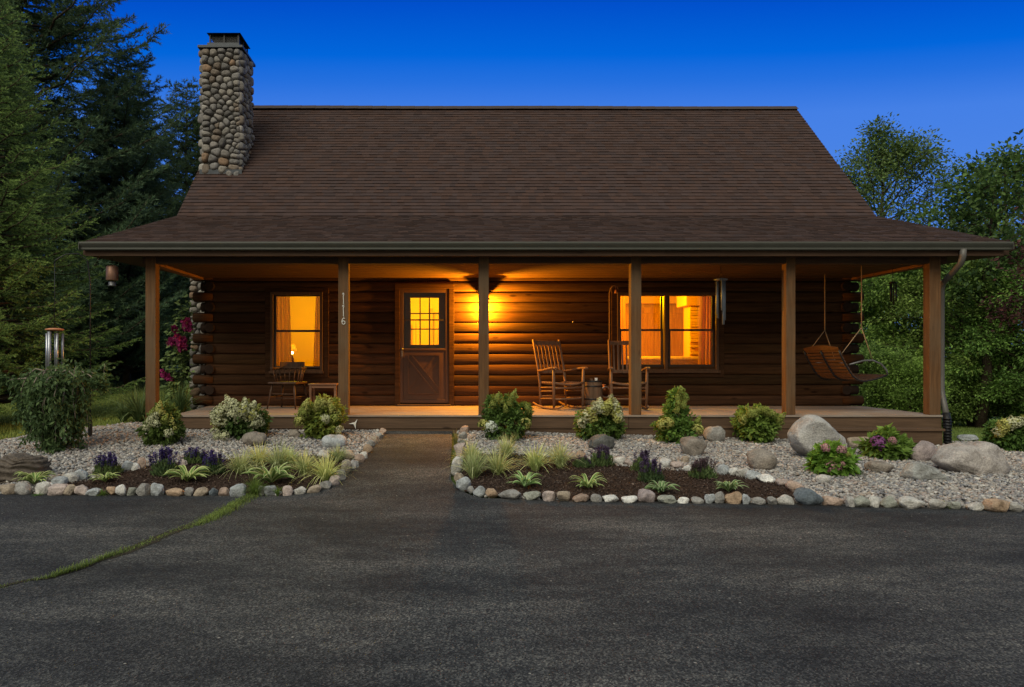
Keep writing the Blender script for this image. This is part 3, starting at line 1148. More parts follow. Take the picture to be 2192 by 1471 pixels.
def shingles(A, B, C, D, expo, name, parent, tint=1.0):
    """A,B the lower edge (left,right), C,D the upper edge (left,right): lapped tabs in courses"""
    A, B, C, D = map(np.array, (A, B, C, D))
    slope = np.linalg.norm((C + D) / 2 - (A + B) / 2)
    rows = max(1, int(round(slope / expo)))
    nrm = np.cross(B - A, (C + D) / 2 - (A + B) / 2)
    nrm /= np.linalg.norm(nrm)
    V, Fq, Cc = [], [], []
    for r in range(rows):
        t0, t1 = r / rows, (r + 1) / rows
        l0, r0 = A + (C - A) * t0, B + (D - B) * t0
        l1, r1 = A + (C - A) * t1, B + (D - B) * t1
        wid = np.linalg.norm(r0 - l0)
        u = [0.0]
        u0 = -rs.uniform(0, .3)
        while u[-1] < 1:
            u0 += rs.choice([.10, .12, .14, .17, .2]) * rs.uniform(.9, 1.1)
            u.append(min(max(u0 / wid, u[-1] + .002), 1.0))
        rowc = rs.uniform(.98, 1.02)
        for a, b_ in zip(u[:-1], u[1:]):
            lift = .0115 + rs.choice([0, .004], p=[.6, .4]) + rs.uniform(0, .002)
            drop = rs.uniform(-.004, .002)
            up = ((l1 - l0) / np.linalg.norm(l1 - l0)) * drop
            p = [l0 + (r0 - l0) * a + nrm * lift + up, l0 + (r0 - l0) * b_ + nrm * lift + up,
                 l1 + (r1 - l1) * b_ + nrm * .002, l1 + (r1 - l1) * a + nrm * .002,
                 l0 + (r0 - l0) * a - nrm * .004 + up, l0 + (r0 - l0) * b_ - nrm * .004 + up]
            i0 = len(V)
            V += p
            Fq += [(i0, i0 + 1, i0 + 2, i0 + 3), (i0 + 4, i0 + 5, i0 + 1, i0)]
            g_ = rs.uniform(.86, 1.14) * rowc * tint
            h_ = rs.uniform(-.08, .08)
            Cc += [(.056 * g_ * (1 + h_), .036 * g_, .0325 * g_ * (1 - h_))] * 4 + [(.02, .015, .014)] * 2  # lower edges coloured darker to deepen the shadow line under each course
    me = npmesh(name, np.array(V), np.array(Fq), np.array(Cc))
    return link(name, me, M['shingle'], parent, True)


mb = MB()                                  # the roof's body under the shingles
mb.add([(rxl, KY, KZ - .01), (rxr, KY, KZ - .01), (rxl, RY, RZ - .01), (rxr, RY, RZ - .01), (rxl, 18.4, KZ - .05), (rxr, 18.4, KZ - .05),
        (rxl, KY, KZ - .16), (rxr, KY, KZ - .16), (rxl, RY, RZ - .17), (rxr, RY, RZ - .17), (rxl, 18.4, KZ - .21), (rxr, 18.4, KZ - .21)],
       [(0, 1, 3, 2), (2, 3, 5, 4), (6, 8, 9, 7), (8, 10, 11, 9), (0, 2, 8, 6), (2, 4, 10, 8), (1, 7, 9, 3), (3, 9, 11, 5), (4, 5, 11, 10), (0, 6, 7, 1)])
roof = part(mb, 'main_roof', M['fascia'])
shingles((rxl - .03, KY, KZ), (rxr + .03, KY, KZ), (rxl - .03, RY, RZ), (rxr + .03, RY, RZ), .104, 'shingle_cover', roof)
mb = MB()                                  # ridge cap, sagging a little
mb.col = (.06, .046, .043)
n = 40
for i in range(n):
    xa = rxl + (rxr - rxl) * i / n
    xb = rxl + (rxr - rxl) * (i + 1) / n + .04
    za = RZ + .03 + .004 * math.sin(i * .35) + .02 * (1 - i / n)
    mb.add([(xa, RY - .13, za - .105), (xb, RY - .13, za - .099), (xb, RY, za + .004), (xa, RY, za), (xa, RY + .13, za - .11), (xb, RY + .13, za - .105)], [(0, 1, 2, 3), (3, 2, 5, 4)])
part(mb, 'ridge_cap', M['shingle'], roof)
mb = MB()                                  # porch roof body with its fascia and soffit
FZ = 2.81
mb.add([(exl, EY, EZ - .015), (exr, EY, EZ - .015), (rxl, KY, KZ - .015), (rxr, KY, KZ - .015),
        (exl, EY, FZ + .02), (exr, EY, FZ + .02), (rxl, KY, FZ + .02), (rxr, KY, FZ + .02)],
       [(0, 1, 3, 2), (4, 6, 7, 5), (0, 4, 5, 1), (0, 2, 6, 4), (1, 5, 7, 3), (2, 3, 7, 6)])
proof = part(mb, 'porch_roof', M['beam'])
shingles((exl - .02, EY - .03, EZ), (exr + .02, EY - .03, EZ), (rxl - .03, KY, KZ), (rxr + .03, KY, KZ), .12, 'shingle_cover', proof, 1.12)
mb = MB()
fxl, fxr = px_x(184, 10.14), px_x(2146, 10.14)
mb.box(fxl, fxr, 10.118, 10.155, FZ, EZ - .03)
part(mb, 'fascia_board', M['beam'], proof)
# gutter: an ogee trough
mb = MB()
gy = 10.113
prof_g = [(0, 0), (-.055, .0), (-.062, .012), (-.062, .03), (-.085, .06), (-.10, .085), (-.10, .108), (-.088, .108), (-.088, .09), (-.01, .02), (0, .02)]
vs = []
g0, g1 = px_x(171, 10.05), px_x(2166, 10.05)
for x in (g0, g1):
    for (yy, zz) in prof_g:
        vs.append((x, gy + yy, 2.885 + zz))
k_ = len(prof_g)
mb.add(vs, [(j, j + 1, k_ + j + 1, k_ + j) for j in range(k_ - 1)] + [tuple(range(k_))[::-1], tuple(range(k_, 2 * k_))])
for x in (g0, g1):
    mb.box(x - .004, x + .004, gy - .10, gy, 2.887, 2.993)
part(mb, 'gutter', M['gutter'])
mb = MB()
dpx = px_x(2062, 10.06)
mb.tube([(dpx, 10.06, 2.90), (dpx, 10.07, 2.79), (dpx, 10.11, 2.70), (7.245, 10.46, 2.52), (7.255, 10.56, 2.47), (7.262, 10.6, 2.38),
         (7.262, 10.6, 1.4), (7.262, 10.6, .90), (7.25, 10.56, .80), (7.17, 10.36, .56)], [.042] * 10, 10)
dsp = part(mb, 'downspout', M['downspout'])
mb = MB()
mb.tube([(7.175, 10.37, .58), (7.16, 10.33, .42), (7.16, 10.32, .12)], .05, 12)
for i in range(9):
    z_ = .16 + i * .042
    mb.tube([(7.16, 10.322, z_), (7.16, 10.322, z_ + .016)], .056, 12)
part(mb, 'drain_hose', M['black_metal'], dsp, label='black corrugated drain hose on the foot of the downspout')


# ------------------------------------------------------------------ chimney of rounded cobbles
def cobbles(o, eu, ev, en, W, Hh, size, seed, grow=1.0, warm=1.0):
    """a panel of fitted rounded stones on the rectangle o + u*eu + v*ev; returns verts, faces, colours"""
    r_ = np.random.default_rng(seed)
    an = 1.0
    n_ = int(W * Hh / (size * size))
    pts = r_.uniform(0, 1, (n_, 2)) * (W, Hh)
    gxx, gyy = np.meshgrid(np.linspace(0, W, 60), np.linspace(0, Hh, int(60 * Hh / W) + 4))
    gg = np.stack([gxx.ravel(), gyy.ravel()], -1)
    wts = r_.uniform(-.0022, .0022, n_)
    for _ in range(5):
        dd = ((gg[:, None] - pts[None]) * (1, 1.25)) ** 2
        a_ = dd.sum(-1).argmin(1)
        for i in range(n_):
            s_ = gg[a_ == i]
            if len(s_): pts[i] = pts[i] * .45 + s_.mean(0) * .55
    o, eu, ev, en = map(np.array, (o, eu, ev, en))
    V, Fq, Cc = [], [], []
    palc = np.array([(.34, .31, .29), (.27, .255, .25), (.38, .345, .31), (.29, .235, .195), (.33, .22, .15), (.22, .205, .20), (.42, .39, .36)])
    K = 20
    S = [(1.0, -.012), (.99, .012), (.93, .032), (.8, .05), (.55, .062), (.25, .066)]
    th = np.linspace(0, 2 * np.pi, K, endpoint=False)
    for i in range(n_):
        dv = np.delete(pts, i, 0) - pts[i]
        D_ = np.linalg.norm(dv, axis=1)
        near = np.argsort(D_)[:14]
        dv, D_ = dv[near], D_[near]
        ang = np.arctan2(dv[:, 1], dv[:, 0])
        c_ = np.cos(th[:, None] - ang[None])
        rr = np.where(c_ > .05, D_[None] / 2 / np.maximum(c_, .05), 9).min(1)
        bx = np.where(np.cos(th) > 1e-3, (W + .012 - pts[i, 0]) / np.maximum(np.cos(th), 1e-3), np.where(np.cos(th) < -1e-3, (pts[i, 0] + .012) / np.maximum(-np.cos(th), 1e-3), 9))
        by = np.where(np.sin(th) > 1e-3, (Hh - pts[i, 1]) / np.maximum(np.sin(th), 1e-3), np.where(np.sin(th) < -1e-3, pts[i, 1] / np.maximum(-np.sin(th), 1e-3), 9))
        rr = np.minimum(np.minimum(rr, bx), by)
        for _ in range(2):
            rr = np.minimum(rr * 1.02, .5 * rr + .25 * np.roll(rr, 1) + .25 * np.roll(rr, -1))
        rr = np.maximum(rr - .006, .008)
        base = len(V)
        bl = r_.uniform(.75, 1.3) * grow
        tu, tv = r_.normal(0, .08, 2)
        for (s_, h_) in S:
            for kk in range(K):
                u_ = pts[i, 0] + rr[kk] * s_ * np.cos(th[kk])
                v_ = pts[i, 1] + rr[kk] * s_ * np.sin(th[kk])
                hh_ = h_ * bl * (1 if h_ < 0 else min(1.2, rr.mean() / (size * .45))) + (u_ - pts[i, 0]) * tu + (v_ - pts[i, 1]) * tv
                V.append(o + eu * u_ + ev * v_ + en * hh_)
        V.append(o + eu * pts[i, 0] + ev * pts[i, 1] + en * .067 * bl)
        for a_ in range(len(S) - 1):
            for kk in range(K):
                k2 = (kk + 1) % K
                Fq.append((base + a_ * K + kk, base + a_ * K + k2, base + (a_ + 1) * K + k2, base + (a_ + 1) * K + kk))
        e_ = base + (len(S) - 1) * K
        tris = [(e_ + kk, e_ + (kk + 1) % K, base + len(S) * K, base + len(S) * K) for kk in range(K)]
        Fq += [(t[0], t[1], t[2]) for t in tris]
        cc_ = palc[r_.choice(7, p=[.27, .22, .15, .08, .05, .13, .10])] * r_.uniform(.75, 1.2)
        Cc += [tuple(cc_)] * (len(S) * K + 1)
    return V, Fq, Cc


def cobble_obj(panels, name, parent):
    mb = MB()
    for p in panels:
        V, Fq, Cc = cobbles(*p)
        b0 = len(mb.v)
        mb.v += [tuple(v) for v in V]
        mb.f += [tuple(b0 + i for i in f) for f in Fq]
        mb.s += [True] * len(Fq)
        mb.c += Cc
    return part(mb, name, M['cobble'], parent)


chx0, chx1, chy0, chy1, chz = -4.645, -3.90, 13.5, 14.32, CH + (770 - 104) * 13.5 / F
mb = MB()
mb.box(chx0 + .03, chx1 - .03, chy0 + .03, chy1 - .03, 2.6, chz)
mb.box(-4.83, XL - .05, chy0 + .02, chy1 + .2, 0, 4.0)
chim = part(mb, 'chimney', M['mortar'])
chim['label'] = 'tall fieldstone chimney through the left end of the roof'
cobble_obj([((chx0 + .02, chy0 + .03, 4.3), (1, 0, 0), (0, 0, 1), (0, -1, 0), chx1 - chx0 - .04, chz - 4.3, .132, 4),
            ((chx1 - .03, chy0 + .01, 4.3), (0, 1, 0), (0, 0, 1), (1, 0, 0), chy1 - chy0 - .02, chz - 4.3, .135, 8),
            ((-4.85, chy0 + .02, .2), (1, 0, 0), (0, 0, 1), (0, -1, 0), .62, 3.0, .14, 6),
            ((chx0 + .03, chy1, 3.2), (0, -1, 0), (0, 0, 1), (-1, 0, 0), chy1 - chy0, chz - 3.2, .15, 9)], 'stonework', chim)
mb = MB()
mb.box(chx0 - .05, chx1 + .05, chy0 - .05, chy1 + .05, chz + .001, chz + .05)
mb.box(chx0 + .10, chx1 - .04, chy0 + .04, chy1 - .12, chz + .051, chz + .13)
part(mb, 'chimney_crown', M['cap_metal'], chim, .006)
mb = MB()
ka, kb, kc, kd = chx0 + .15, chx1 - .06, chy0 + .07, chy1 - .16
zt, zu = chz + .13, chz + .30
for (x_, y_) in ((ka, kc), (kb, kc), (ka, kd), (kb, kd), ((ka + kb) / 2, kc), (kb, (kc + kd) / 2)):
    mb.box(x_ - .012, x_ + .012, y_ - .012, y_ + .012, zt, zu)
for i in range(24):
    x_ = ka + (kb - ka) * i / 24
    mb.bar((x_, kc + .02, zt), (x_, kc + .02, zu), .006, .004, (0, 1, 0))
    y_ = kc + (kd - kc) * i / 24
    mb.bar((kb - .02, y_, zt), (kb - .02, y_, zu), .006, .004, (1, 0, 0))
for i in range(6):
    z_ = zt + (zu - zt) * i / 6
    mb.bar((ka, kc + .02, z_), (kb, kc + .02, z_), .004, .006)
    mb.bar((kb - .02, kc, z_), (kb - .02, kd, z_), .004, .006)
mb.box(ka + .05, kb - .05, kc + .06, kd - .05, zt, zu - .02)
part(mb, 'spark_cage', M['black_metal'], chim)
mb = MB()
mb.add([(ka - .05, kc - .06, zu), (kb + .05, kc - .06, zu), (kb + .05, kd + .06, zu), (ka - .05, kd + .06, zu),
        (ka + .02, kc + .05, zu + .03), (kb - .02, kc + .05, zu + .03), (kb - .02, kd - .05, zu + .03), (ka + .02, kd - .05, zu + .03)],
       [(3, 2, 1, 0), (4, 5, 6, 7), (0, 1, 5, 4), (1, 2, 6, 5), (2, 3, 7, 6), (3, 0, 4, 7)])
part(mb, 'cap_lid', M['black_metal'], chim)
mb = MB()
zf = KZ + (chy0 - KY)
mb.box(chx0 - .02, chx1 + .03, chy0 - .03, chy0 - .012, zf - .03, zf + .07)
part(mb, 'flashing', M['cap_metal'], chim)

# ------------------------------------------------------------------ the lit rooms behind the windows
def room(name, x0, x1, y1, mat, ceil_z=2.86):
    mb = MB()
    mb.box(x0, x1, y1, y1 + .08, DZ, ceil_z)
    mb.box(x0 - .08, x0, WY + .145, y1 + .08, DZ, ceil_z)
    mb.box(x1, x1 + .08, WY + .145, y1 + .08, DZ, ceil_z)
    o = part(mb, name, mat)
    mb = MB()
    mb.box(x0 - .08, x1 + .08, WY + .145, y1 + .08, ceil_z + .002, ceil_z + .06)
    part(mb, 'room_ceiling', mat, o)
    mb = MB()
    mb.box(x0 - .08, x1 + .08, WY + .142, y1 + .08, DZ - .03, DZ - .002)
    part(mb, 'room_floor', M['pine_room'], o)
    return o


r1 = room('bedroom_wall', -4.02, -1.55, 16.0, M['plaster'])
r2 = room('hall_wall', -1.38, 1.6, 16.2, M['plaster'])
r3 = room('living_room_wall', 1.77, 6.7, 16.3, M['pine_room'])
# hall: an inner door on the right of what the panes show
mb = MB()
mb.box(-.33, .5, 16.10, 16.19, DZ, 2.42)
mb.box(-.42, -.34, 16.08, 16.19, DZ, 2.5)
part(mb, 'inner_door', M['pine_room'], r2, .01)
mb = MB()
for x_ in (-.95, -.72):
    mb.box(x_ - .012, x_ + .012, 15.9, 15.95, DZ, 2.2)
part(mb, 'hall_rail', M['pine_room'], r2)
# living room: panelled doors with trim, a ceiling beam, stone column
mb = MB()
yb = 16.29
def dr(x0, x1, zt_):
    mb.box(x0 - .12, x0, yb - .05, yb, DZ, zt_ + .001)
    mb.box(x1, x1 + .12, yb - .05, yb, DZ, zt_ + .001)
    mb.box(x0 - .12, x1 + .12, yb - .055, yb, zt_ + .002, zt_ + .13)
    for (a, b_) in ((x0, (x0 + x1) / 2 - .004), ((x0 + x1) / 2 + .004, x1)):
        mb.ring(a, b_, DZ, zt_, .09, yb - .035, yb, .12)
        mb.box(a + .09, b_ - .09, yb - .018, yb, DZ + .12, zt_ - .12)
dr(3.98, 5.31, 2.40)
part(mb, 'closet_doors', M['pine_room'], r3)
mb = MB()
mb.box(1.78, 6.69, 16.0, 16.2, 2.60, 2.855)
mb.box(4.60, 5.6, 13.9, 14.5, 2.40, 2.855)
part(mb, 'ceiling_beam', M['plaster'], r3)
mb = MB()
mb.box(4.74, 5.5, 14.1, 14.5, DZ, 2.398)
col_ = part(mb, 'stone_column', M['plaster'], r3)
mb = MB()
rk = random.Random(12)
z_ = DZ
while z_ < 2.36:
    h_ = rk.uniform(.035, .075)
    x_ = 4.72
    while x_ < 5.5:
        w_ = rk.uniform(.15, .4)
        mb.box(x_, min(x_ + w_, 5.52) - .006, 14.06 + rk.uniform(-.03, .03), 14.12, z_, z_ + h_ - .007)
        x_ += w_
    z_ += h_
part(mb, 'column_stonework', M['plaster'], col_, .006)
for loc_, e_, nm in (((-2.75, 14.3, 2.62), ROOM_W[0], 'bedroom_light'), ((-.1, 14.4, 2.6), ROOM_W[1], 'hall_light'), ((3.3, 13.6, 2.55), ROOM_W[2], 'living_room_light')):
    l = bpy.data.lights.new(nm, 'POINT')
    l.energy = e_
    l.color = LAMP_COL if nm == 'living_room_light' else (1, .78, .0)
    l.shadow_soft_size = .12
    lo_ = bpy.data.objects.new(nm, l)
    COL.objects.link(lo_)
    lo_.location = loc_


# curtains: things of their own, hung inside the glass
def curtain(xa, xb, z0, z1, y, label, seed, gather=0.0, inner=1):
    rr_ = random.Random(seed)
    nx, nz = 40, 10
    vs, fs = [], []
    ph_ = rr_.uniform(0, 6)
    for j in range(nz + 1):
        t = j / nz
        z = z1 + (z0 - z1) * t
        for i in range(nx + 1):
            s = i / nx
            sh = gather * t * (s if inner > 0 else (1 - s)) * inner
            x = xa + (xb - xa) * s + sh
            fold = math.sin(s * 4 * 2 * math.pi + ph_) * .028 + math.sin(s * 9 * 2 * math.pi + ph_) * .007
            vs.append((x, y + fold * (1 - .2 * t), z))
    for j in range(nz):
        for i in range(nx):
            a = j * (nx + 1) + i
            fs.append((a, a + 1, a + nx + 2, a + nx + 1))
    mb = MB().add(vs, fs, True)
    o = mb.build('curtain', M['curtain'])
    mo = o.modifiers.new('thickness', 'SOLIDIFY')
    mo.thickness = .004
    return tag(o, label, 'curtain', 'curtains inside the lit windows')


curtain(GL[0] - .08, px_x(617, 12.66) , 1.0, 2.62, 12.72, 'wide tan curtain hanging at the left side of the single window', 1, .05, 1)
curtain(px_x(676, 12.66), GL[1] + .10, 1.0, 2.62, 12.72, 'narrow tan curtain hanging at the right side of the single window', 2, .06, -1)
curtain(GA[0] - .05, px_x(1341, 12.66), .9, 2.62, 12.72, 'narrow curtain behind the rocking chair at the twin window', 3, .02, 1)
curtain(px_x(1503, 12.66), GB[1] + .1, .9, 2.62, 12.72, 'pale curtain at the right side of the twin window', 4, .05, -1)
# bedside lamp on a night stand, dresser, sofa back
t = thing('night_stand', (-3.25, 14.4, DZ), 'low wooden stand with a lamp on it inside the single window', 'night stand')
MB().box(-.3, .75, -.2, .2, .62, .66).build('top', M['pine_room'], t)
for x_ in (-.27, .72):
    for y_ in (-.17, .17):
        MB().box(x_ - .025, x_ + .025, y_ - .025, y_ + .025, 0, .62).build('leg', M['pine_room'], t)
t = thing('table_lamp', (-3.14, 14.4, DZ + .662), 'small lit table lamp between the curtains of the single window', 'lamp')
MB().lathe([(.08, 0), (.085, .015), (.03, .03), (.05, .10), (.055, .15), (.02, .21), (.012, .27)], n=16).build('base', M['dark_chair'], t)
MB().lathe([(.03, .25), (.038, .28), (.02, .32)], n=12).build('bulb', emit('lamp_bulb', (1, .62, .2), 14), t)
MB().lathe([(.115, .30), (.06, .44)], n=20).build('lamp_shade', M['curtain'], t)
t = thing('sofa', (4.2, 13.6, DZ), 'tan sofa whose back shows along the foot of the twin window', 'sofa')
MB().box(-1.0, 1.5, -.12, .12, .05, .86).build('backrest', M['fabric'], t, bevel=.05)
MB().box(-1.0, 1.5, .121, .8, .05, .42).build('seat', M['fabric'], t, bevel=.04)

# ------------------------------------------------------------------ porch wall lamp
LX, LY, LZ = px_x(1038, 12.3), WY - .195, CH + (770 - 652) * 12.3 / F
t = thing('wall_lamp', (LX, WY - .04, LZ), 'lit porch lantern on the log wall behind the third post from the left', 'wall lamp')
MB().lathe([(.055, -.10), (.06, -.08), (.06, .08), (.055, .10)], n=16).build('back_plate', M['black_metal'], t)
t.children[0].rotation_euler = (0, 0, 0)
MB().tube([(0, 0, .05), (0, -.05, .14), (0, -.12, .165), (0, -.155, .15)], .009, 8).build('arm', M['black_metal'], t)
MB().lathe([(.105, .075), (.104, .083), (.05, .135), (.012, .16), (.008, .19)], (0, -.155, 0), 20).build('shade', M['black_metal'], t)
MB().lathe([(.012, -.035), (.024, -.015), (.026, .01), (.016, .035), (.012, .05)], (0, -.155, 0), 14).build('bulb', emit('porch_bulb', (1, .5, .08), 12), t)
mb = MB()
sv = [(.07 * math.sin(a_), -.155 - .07 * math.cos(a_), z_) for z_ in (-.088, .06) for a_ in np.linspace(R(-40), R(40), 11)]
mb.add(sv, [(i, i + 1, 12 + i, 11 + i) for i in range(10)], True)
o = mb.build('added_light_shield', M['black_metal'], t)  # added plate, unseen behind the post, keeps lamp light off the driveway
mo = o.modifiers.new('thickness', 'SOLIDIFY')
mo.thickness = .002
l = bpy.data.lights.new('porch_lamp_light', 'POINT')
l.energy = PORCH_W
l.color = (1, .38, .012)
l.shadow_soft_size = .022
lo_ = bpy.data.objects.new('porch_lamp_light', l)
COL.objects.link(lo_)
lo_.location = (LX, WY - .195, LZ - .06)
# ------------------------------------------------------------------ rocking chairs
def rocking_chair(loc, rz, label):
    t = thing('rocking_chair', loc, label, 'rocking chair', 'rocking chairs on the porch', rz)
    w = M['chair_wood']
    wf, wb = .30, .25          # half widths front and back
    for s in (-1, 1):
        MB().tube([(s * .26, -.50, .075), (s * .265, -.36, .035), (s * .265, -.15, .018), (s * .262, .08, .022), (s * .258, .28, .045), (s * .255, .42, .085)], [.014, .019, .02, .02, .019, .013], 8).build('rocker', w, t)
        MB().tube([(s * wf * .9, -.25, .03), (s * wf * .92, -.25, .40), (s * wf * .94, -.255, .655)], [.02, .025, .021], 10).build('front_leg', w, t)
        MB().tube([(s * .245, .20, .04), (s * .245, .215, .40), (s * .248, .27, .66), (s * .252, .42, 1.12), (s * .252, .425, 1.135)], [.019, .022, .021, .019, .012], 10).build('back_post', w, t)
        a = MB()
        for i in range(6):
            y0 = -.31 + i * .105
        pts = [(s * .285, -.34, .655), (s * .29, -.28, .672), (s * .285, -.12, .655), (s * .27, .06, .628), (s * .25, .25, .615)]
        for p, q in zip(pts[:-1], pts[1:]):
            a.bar(p, q, .062, .026)
        a.build('armrest', w, t, bevel=.006)
        b = MB()
        for z in (.18, .30, .36):
            b.tube([(s * .275, -.25, z), (s * .245, .20, z - .02)], .011, 6)
        b.build('side_rung', w, t)
    b = MB()
    for z in (.17, .345):
        b.tube([(-.275, -.25, z), (.275, -.25, z)], .014, 8)
    b.tube([(-.245, .2, .2), (.245, .2, .2)], .012, 8)
    b.build('cross_rung', w, t)
    # dished slatted seat
    s_ = MB()
    for i in range(9):
        y = -.27 + i * .058
        s_.tube([(-.27 + .004 * i, y, .43), (-.14, y, .405), (0, y, .395), (.14, y, .405), (.27 - .004 * i, y, .43)], .017, 6)
    s_.build('seat', w, t)
    b = MB()
    b.bar((-.24, .415, 1.08), (.24, .415, 1.08), .022, .07)
    b.build('top_rail', w, t, bevel=.006)
    b = MB()
    b.bar((-.24, .268, .60), (.24, .268, .60), .022, .055)
    b.build('lower_rail', w, t, bevel=.006)
    for i in range(6):
        x = -.175 + i * .07
        MB().bar((x, .272, .615), (x, .412, 1.06), .026, .012, (0, 1, 0)).build('slat', w, t)
    return t


c1 = P(1198, 873, 11.75)
rocking_chair((c1.x, 11.72, DZ + .002), R(24), 'brown wooden rocking chair in full view between the lamp post and barrel')
c2 = P(1343, 873, 11.7)
rocking_chair((c2.x, 11.72, DZ + .002), R(-7), 'brown wooden rocking chair half hidden behind a porch post')

# barrel with two small cups on it
bp = P(1268, 872, 11.9)
t = thing('barrel', (bp.x, 11.85, DZ + .002), 'old wooden barrel standing between the two rocking chairs', 'barrel')
MB().lathe([(.125, 0), (.14, .06), (.155, .18), (.16, .27), (.153, .37), (.14, .45), (.134, .455), (.13, .44), (.01, .44)], n=24).build('staves', M['barrel'], t)
for z, r_ in ((.05, .1395), (.14, .153), (.35, .157), (.43, .145)):
    MB().lathe([(r_, 0), (r_ + .003, .002), (r_ + .004, .022), (r_ + .001, .024)], (0, 0, z), 24).build('hoop', M['black_metal'], t)
for dx, hgt, lab in ((-.03, .045, 'small dark cup on the left of the barrel top'), (.045, .055, 'small pale candle jar on the right of the barrel top')):
    o = MB().lathe([(.018, 0), (.024, .01), (.026, hgt), (.02, hgt + .004), (.018, .012), (.001, .012)], n=14).build('cup', M['white_metal'] if dx > 0 else M['chair_wood'])
    o.location = (bp.x + dx, 11.82, DZ + .002 + .4405)
    tag(o, lab, 'cup')
# pale hose coiled on a tap by the second chair
hp = P(1297, 836, 12.2)
t = thing('hose_tap', (hp.x, 12.36, hp.z), 'brass tap with a short loop of hose between barrel and rocking chair', 'tap')
MB().tube([(0, .09, .06), (0, -.03, .06), (0, -.06, .05), (0, -.065, .0)], .014, 8).tube([(-.035, -.02, .09), (.035, -.02, .09)], .008, 6).build('faucet', M['terracotta'], t)
MB().tube([(.012 + .075 * math.cos(a), -.065 - .02 * a / 6, -.03 + .09 * math.sin(a)) for a in np.linspace(1.8, 9.5, 40)], .010, 6).build('hose_loop', M['chime_tube'], t)

# captain's chair and side table at the left
cp = P(620, 874, 11.95)
t = thing('captain_chair', (cp.x, 11.85, DZ + .002), 'dark low-backed spindle armchair in front of the single window', 'chair', None, R(-14))
w = M['dark_chair']
MB().add([(x, y, z) for z in (.40, .435) for (x, y) in ((-.25, -.24), (.25, -.24), (.24, .22), (.12, .26), (-.12, .26), (-.24, .22))],
         [(5, 4, 3, 2, 1, 0), (6, 7, 8, 9, 10, 11)] + [(i, (i + 1) % 6, 6 + (i + 1) % 6, 6 + i) for i in range(6)]).build('seat', w, t, bevel=.012)
for s in (-1, 1):
    for yb_ in (-1, 1):
        MB().tube([(s * .19, yb_ * .18, .40), (s * .215, yb_ * .205, .25), (s * .22, yb_ * .21, .2), (s * .25, yb_ * .25, 0)], [.016, .022, .016, .013], 8).build('leg', w, t)
b = MB()
for s in (-1, 1):
    b.tube([(s * .225, -.21, .19), (s * .225, .21, .19)], .010, 6)
b.tube([(-.225, -.21, .24), (.225, -.21, .24)], .010, 6).tube([(-.22, 0, .16), (.22, 0, .16)], .010, 6)
b.build('stretcher', w, t)
arc = [(.27 * math.cos(a) * 1.02, .26 * math.sin(a) * 1.0 + .0, .66) for a in np.linspace(-.35, math.pi + .35, 18)]
b = MB()
for p, q in zip(arc[:-1], arc[1:]):
    b.bar(p, q, .05, .026)
b.build('arm_bow', w, t, bevel=.005)
b = MB()
crest = [(.22 * math.cos(a) * 1.12, .25 * math.sin(a) + .02, .715) for a in np.linspace(.5, math.pi - .5, 10)]
for p, q in zip(crest[:-1], crest[1:]):
    b.bar(p, q, .026, .09)
b.build('crest_rail', w, t, bevel=.005)
for a in np.linspace(-.15, math.pi + .15, 11):
    MB().tube([(.215 * math.cos(a), .20 * math.sin(a) + .0, .43), (.27 * math.cos(a), .25 * math.sin(a), .65)], [.009, .011], 6).build('spindle', w, t)

tp = P(695, 868, 12.1)
t = thing('side_table', (tp.x, 12.08, DZ + .002), 'small brown square side table beside the spindle armchair', 'table')
MB().box(-.24, .24, -.19, .19, .375, .40).build('table_top', M['table_wood'], t, bevel=.005)
for s in (-1, 1):
    for s2 in (-1, 1):
        MB().box(s * .205 - .018, s * .205 + .018, s2 * .155 - .018, s2 * .155 + .018, 0, .374).build('leg', M['table_wood'], t)
MB().ring(-.187, .187, .335, .374, .001, -.16, -.15).box(-.187, .187, -.165, -.15, .33, .373).build('apron', M['table_wood'], t)

# hook stand with a little bell
sp = P(1307, 872, 12.2)
t = thing('hook_stand', (sp.x, 12.28, DZ + .002), 'slender shepherd hook stand with a bell beside the twin window', 'hook stand')
pts = [(0, 0, 0), (0, 0, 1.0), (0, 0, 1.93), (.02, 0, 2.01), (.06, 0, 2.055), (.10, 0, 2.06), (.135, 0, 2.035), (.145, 0, 2.0)]
MB().tube(pts, .011, 8).build('pole', M['chair_wood'], t)
MB().lathe([(.10, 0), (.10, .012), (.02, .02)], n=16).build('base', M['black_metal'], t)
MB().lathe([(.026, 0), (.024, .01), (.018, .05), (.008, .065), (.004, .10)], (.105, 0, 1.93), 12).lathe([(.004, 0), (.004, .05)], (.105, 0, 2.02), 6).build('bell', M['terracotta'], t)


# ------------------------------------------------------------------ wind chimes
def chime(name, loc, label, tubes, top, mat, hang, top_mat=None, clapper=True):
    """tubes: (dx, dy, top z, length, radius); hang: height of the cord above the disc"""
    t = thing(name, loc, label, 'wind chime', 'wind chimes hung round the porch')
    MB().lathe([(top * .55, -.012), (top, -.006), (top, .008), (top * .6, .02), (.006, .024)], n=20).build('disc', top_mat or mat, t)
    MB().tube([(0, 0, .02), (0, 0, hang)], .004, 5).tube([(top * .7, 0, .01), (0, 0, min(.12, hang * .6))], .0025, 4).tube([(-top * .7, 0, .01), (0, 0, min(.12, hang * .6))], .0025, 4).build('cord', M['black_metal'], t)
    for (dx, dy, zt, L, r_) in tubes:
        MB().tube([(dx, dy, zt), (dx, dy, zt - L)], r_, 12).tube([(dx, dy, zt), (dx, dy, 0)], .002, 4).build('tube', mat, t)
    return t


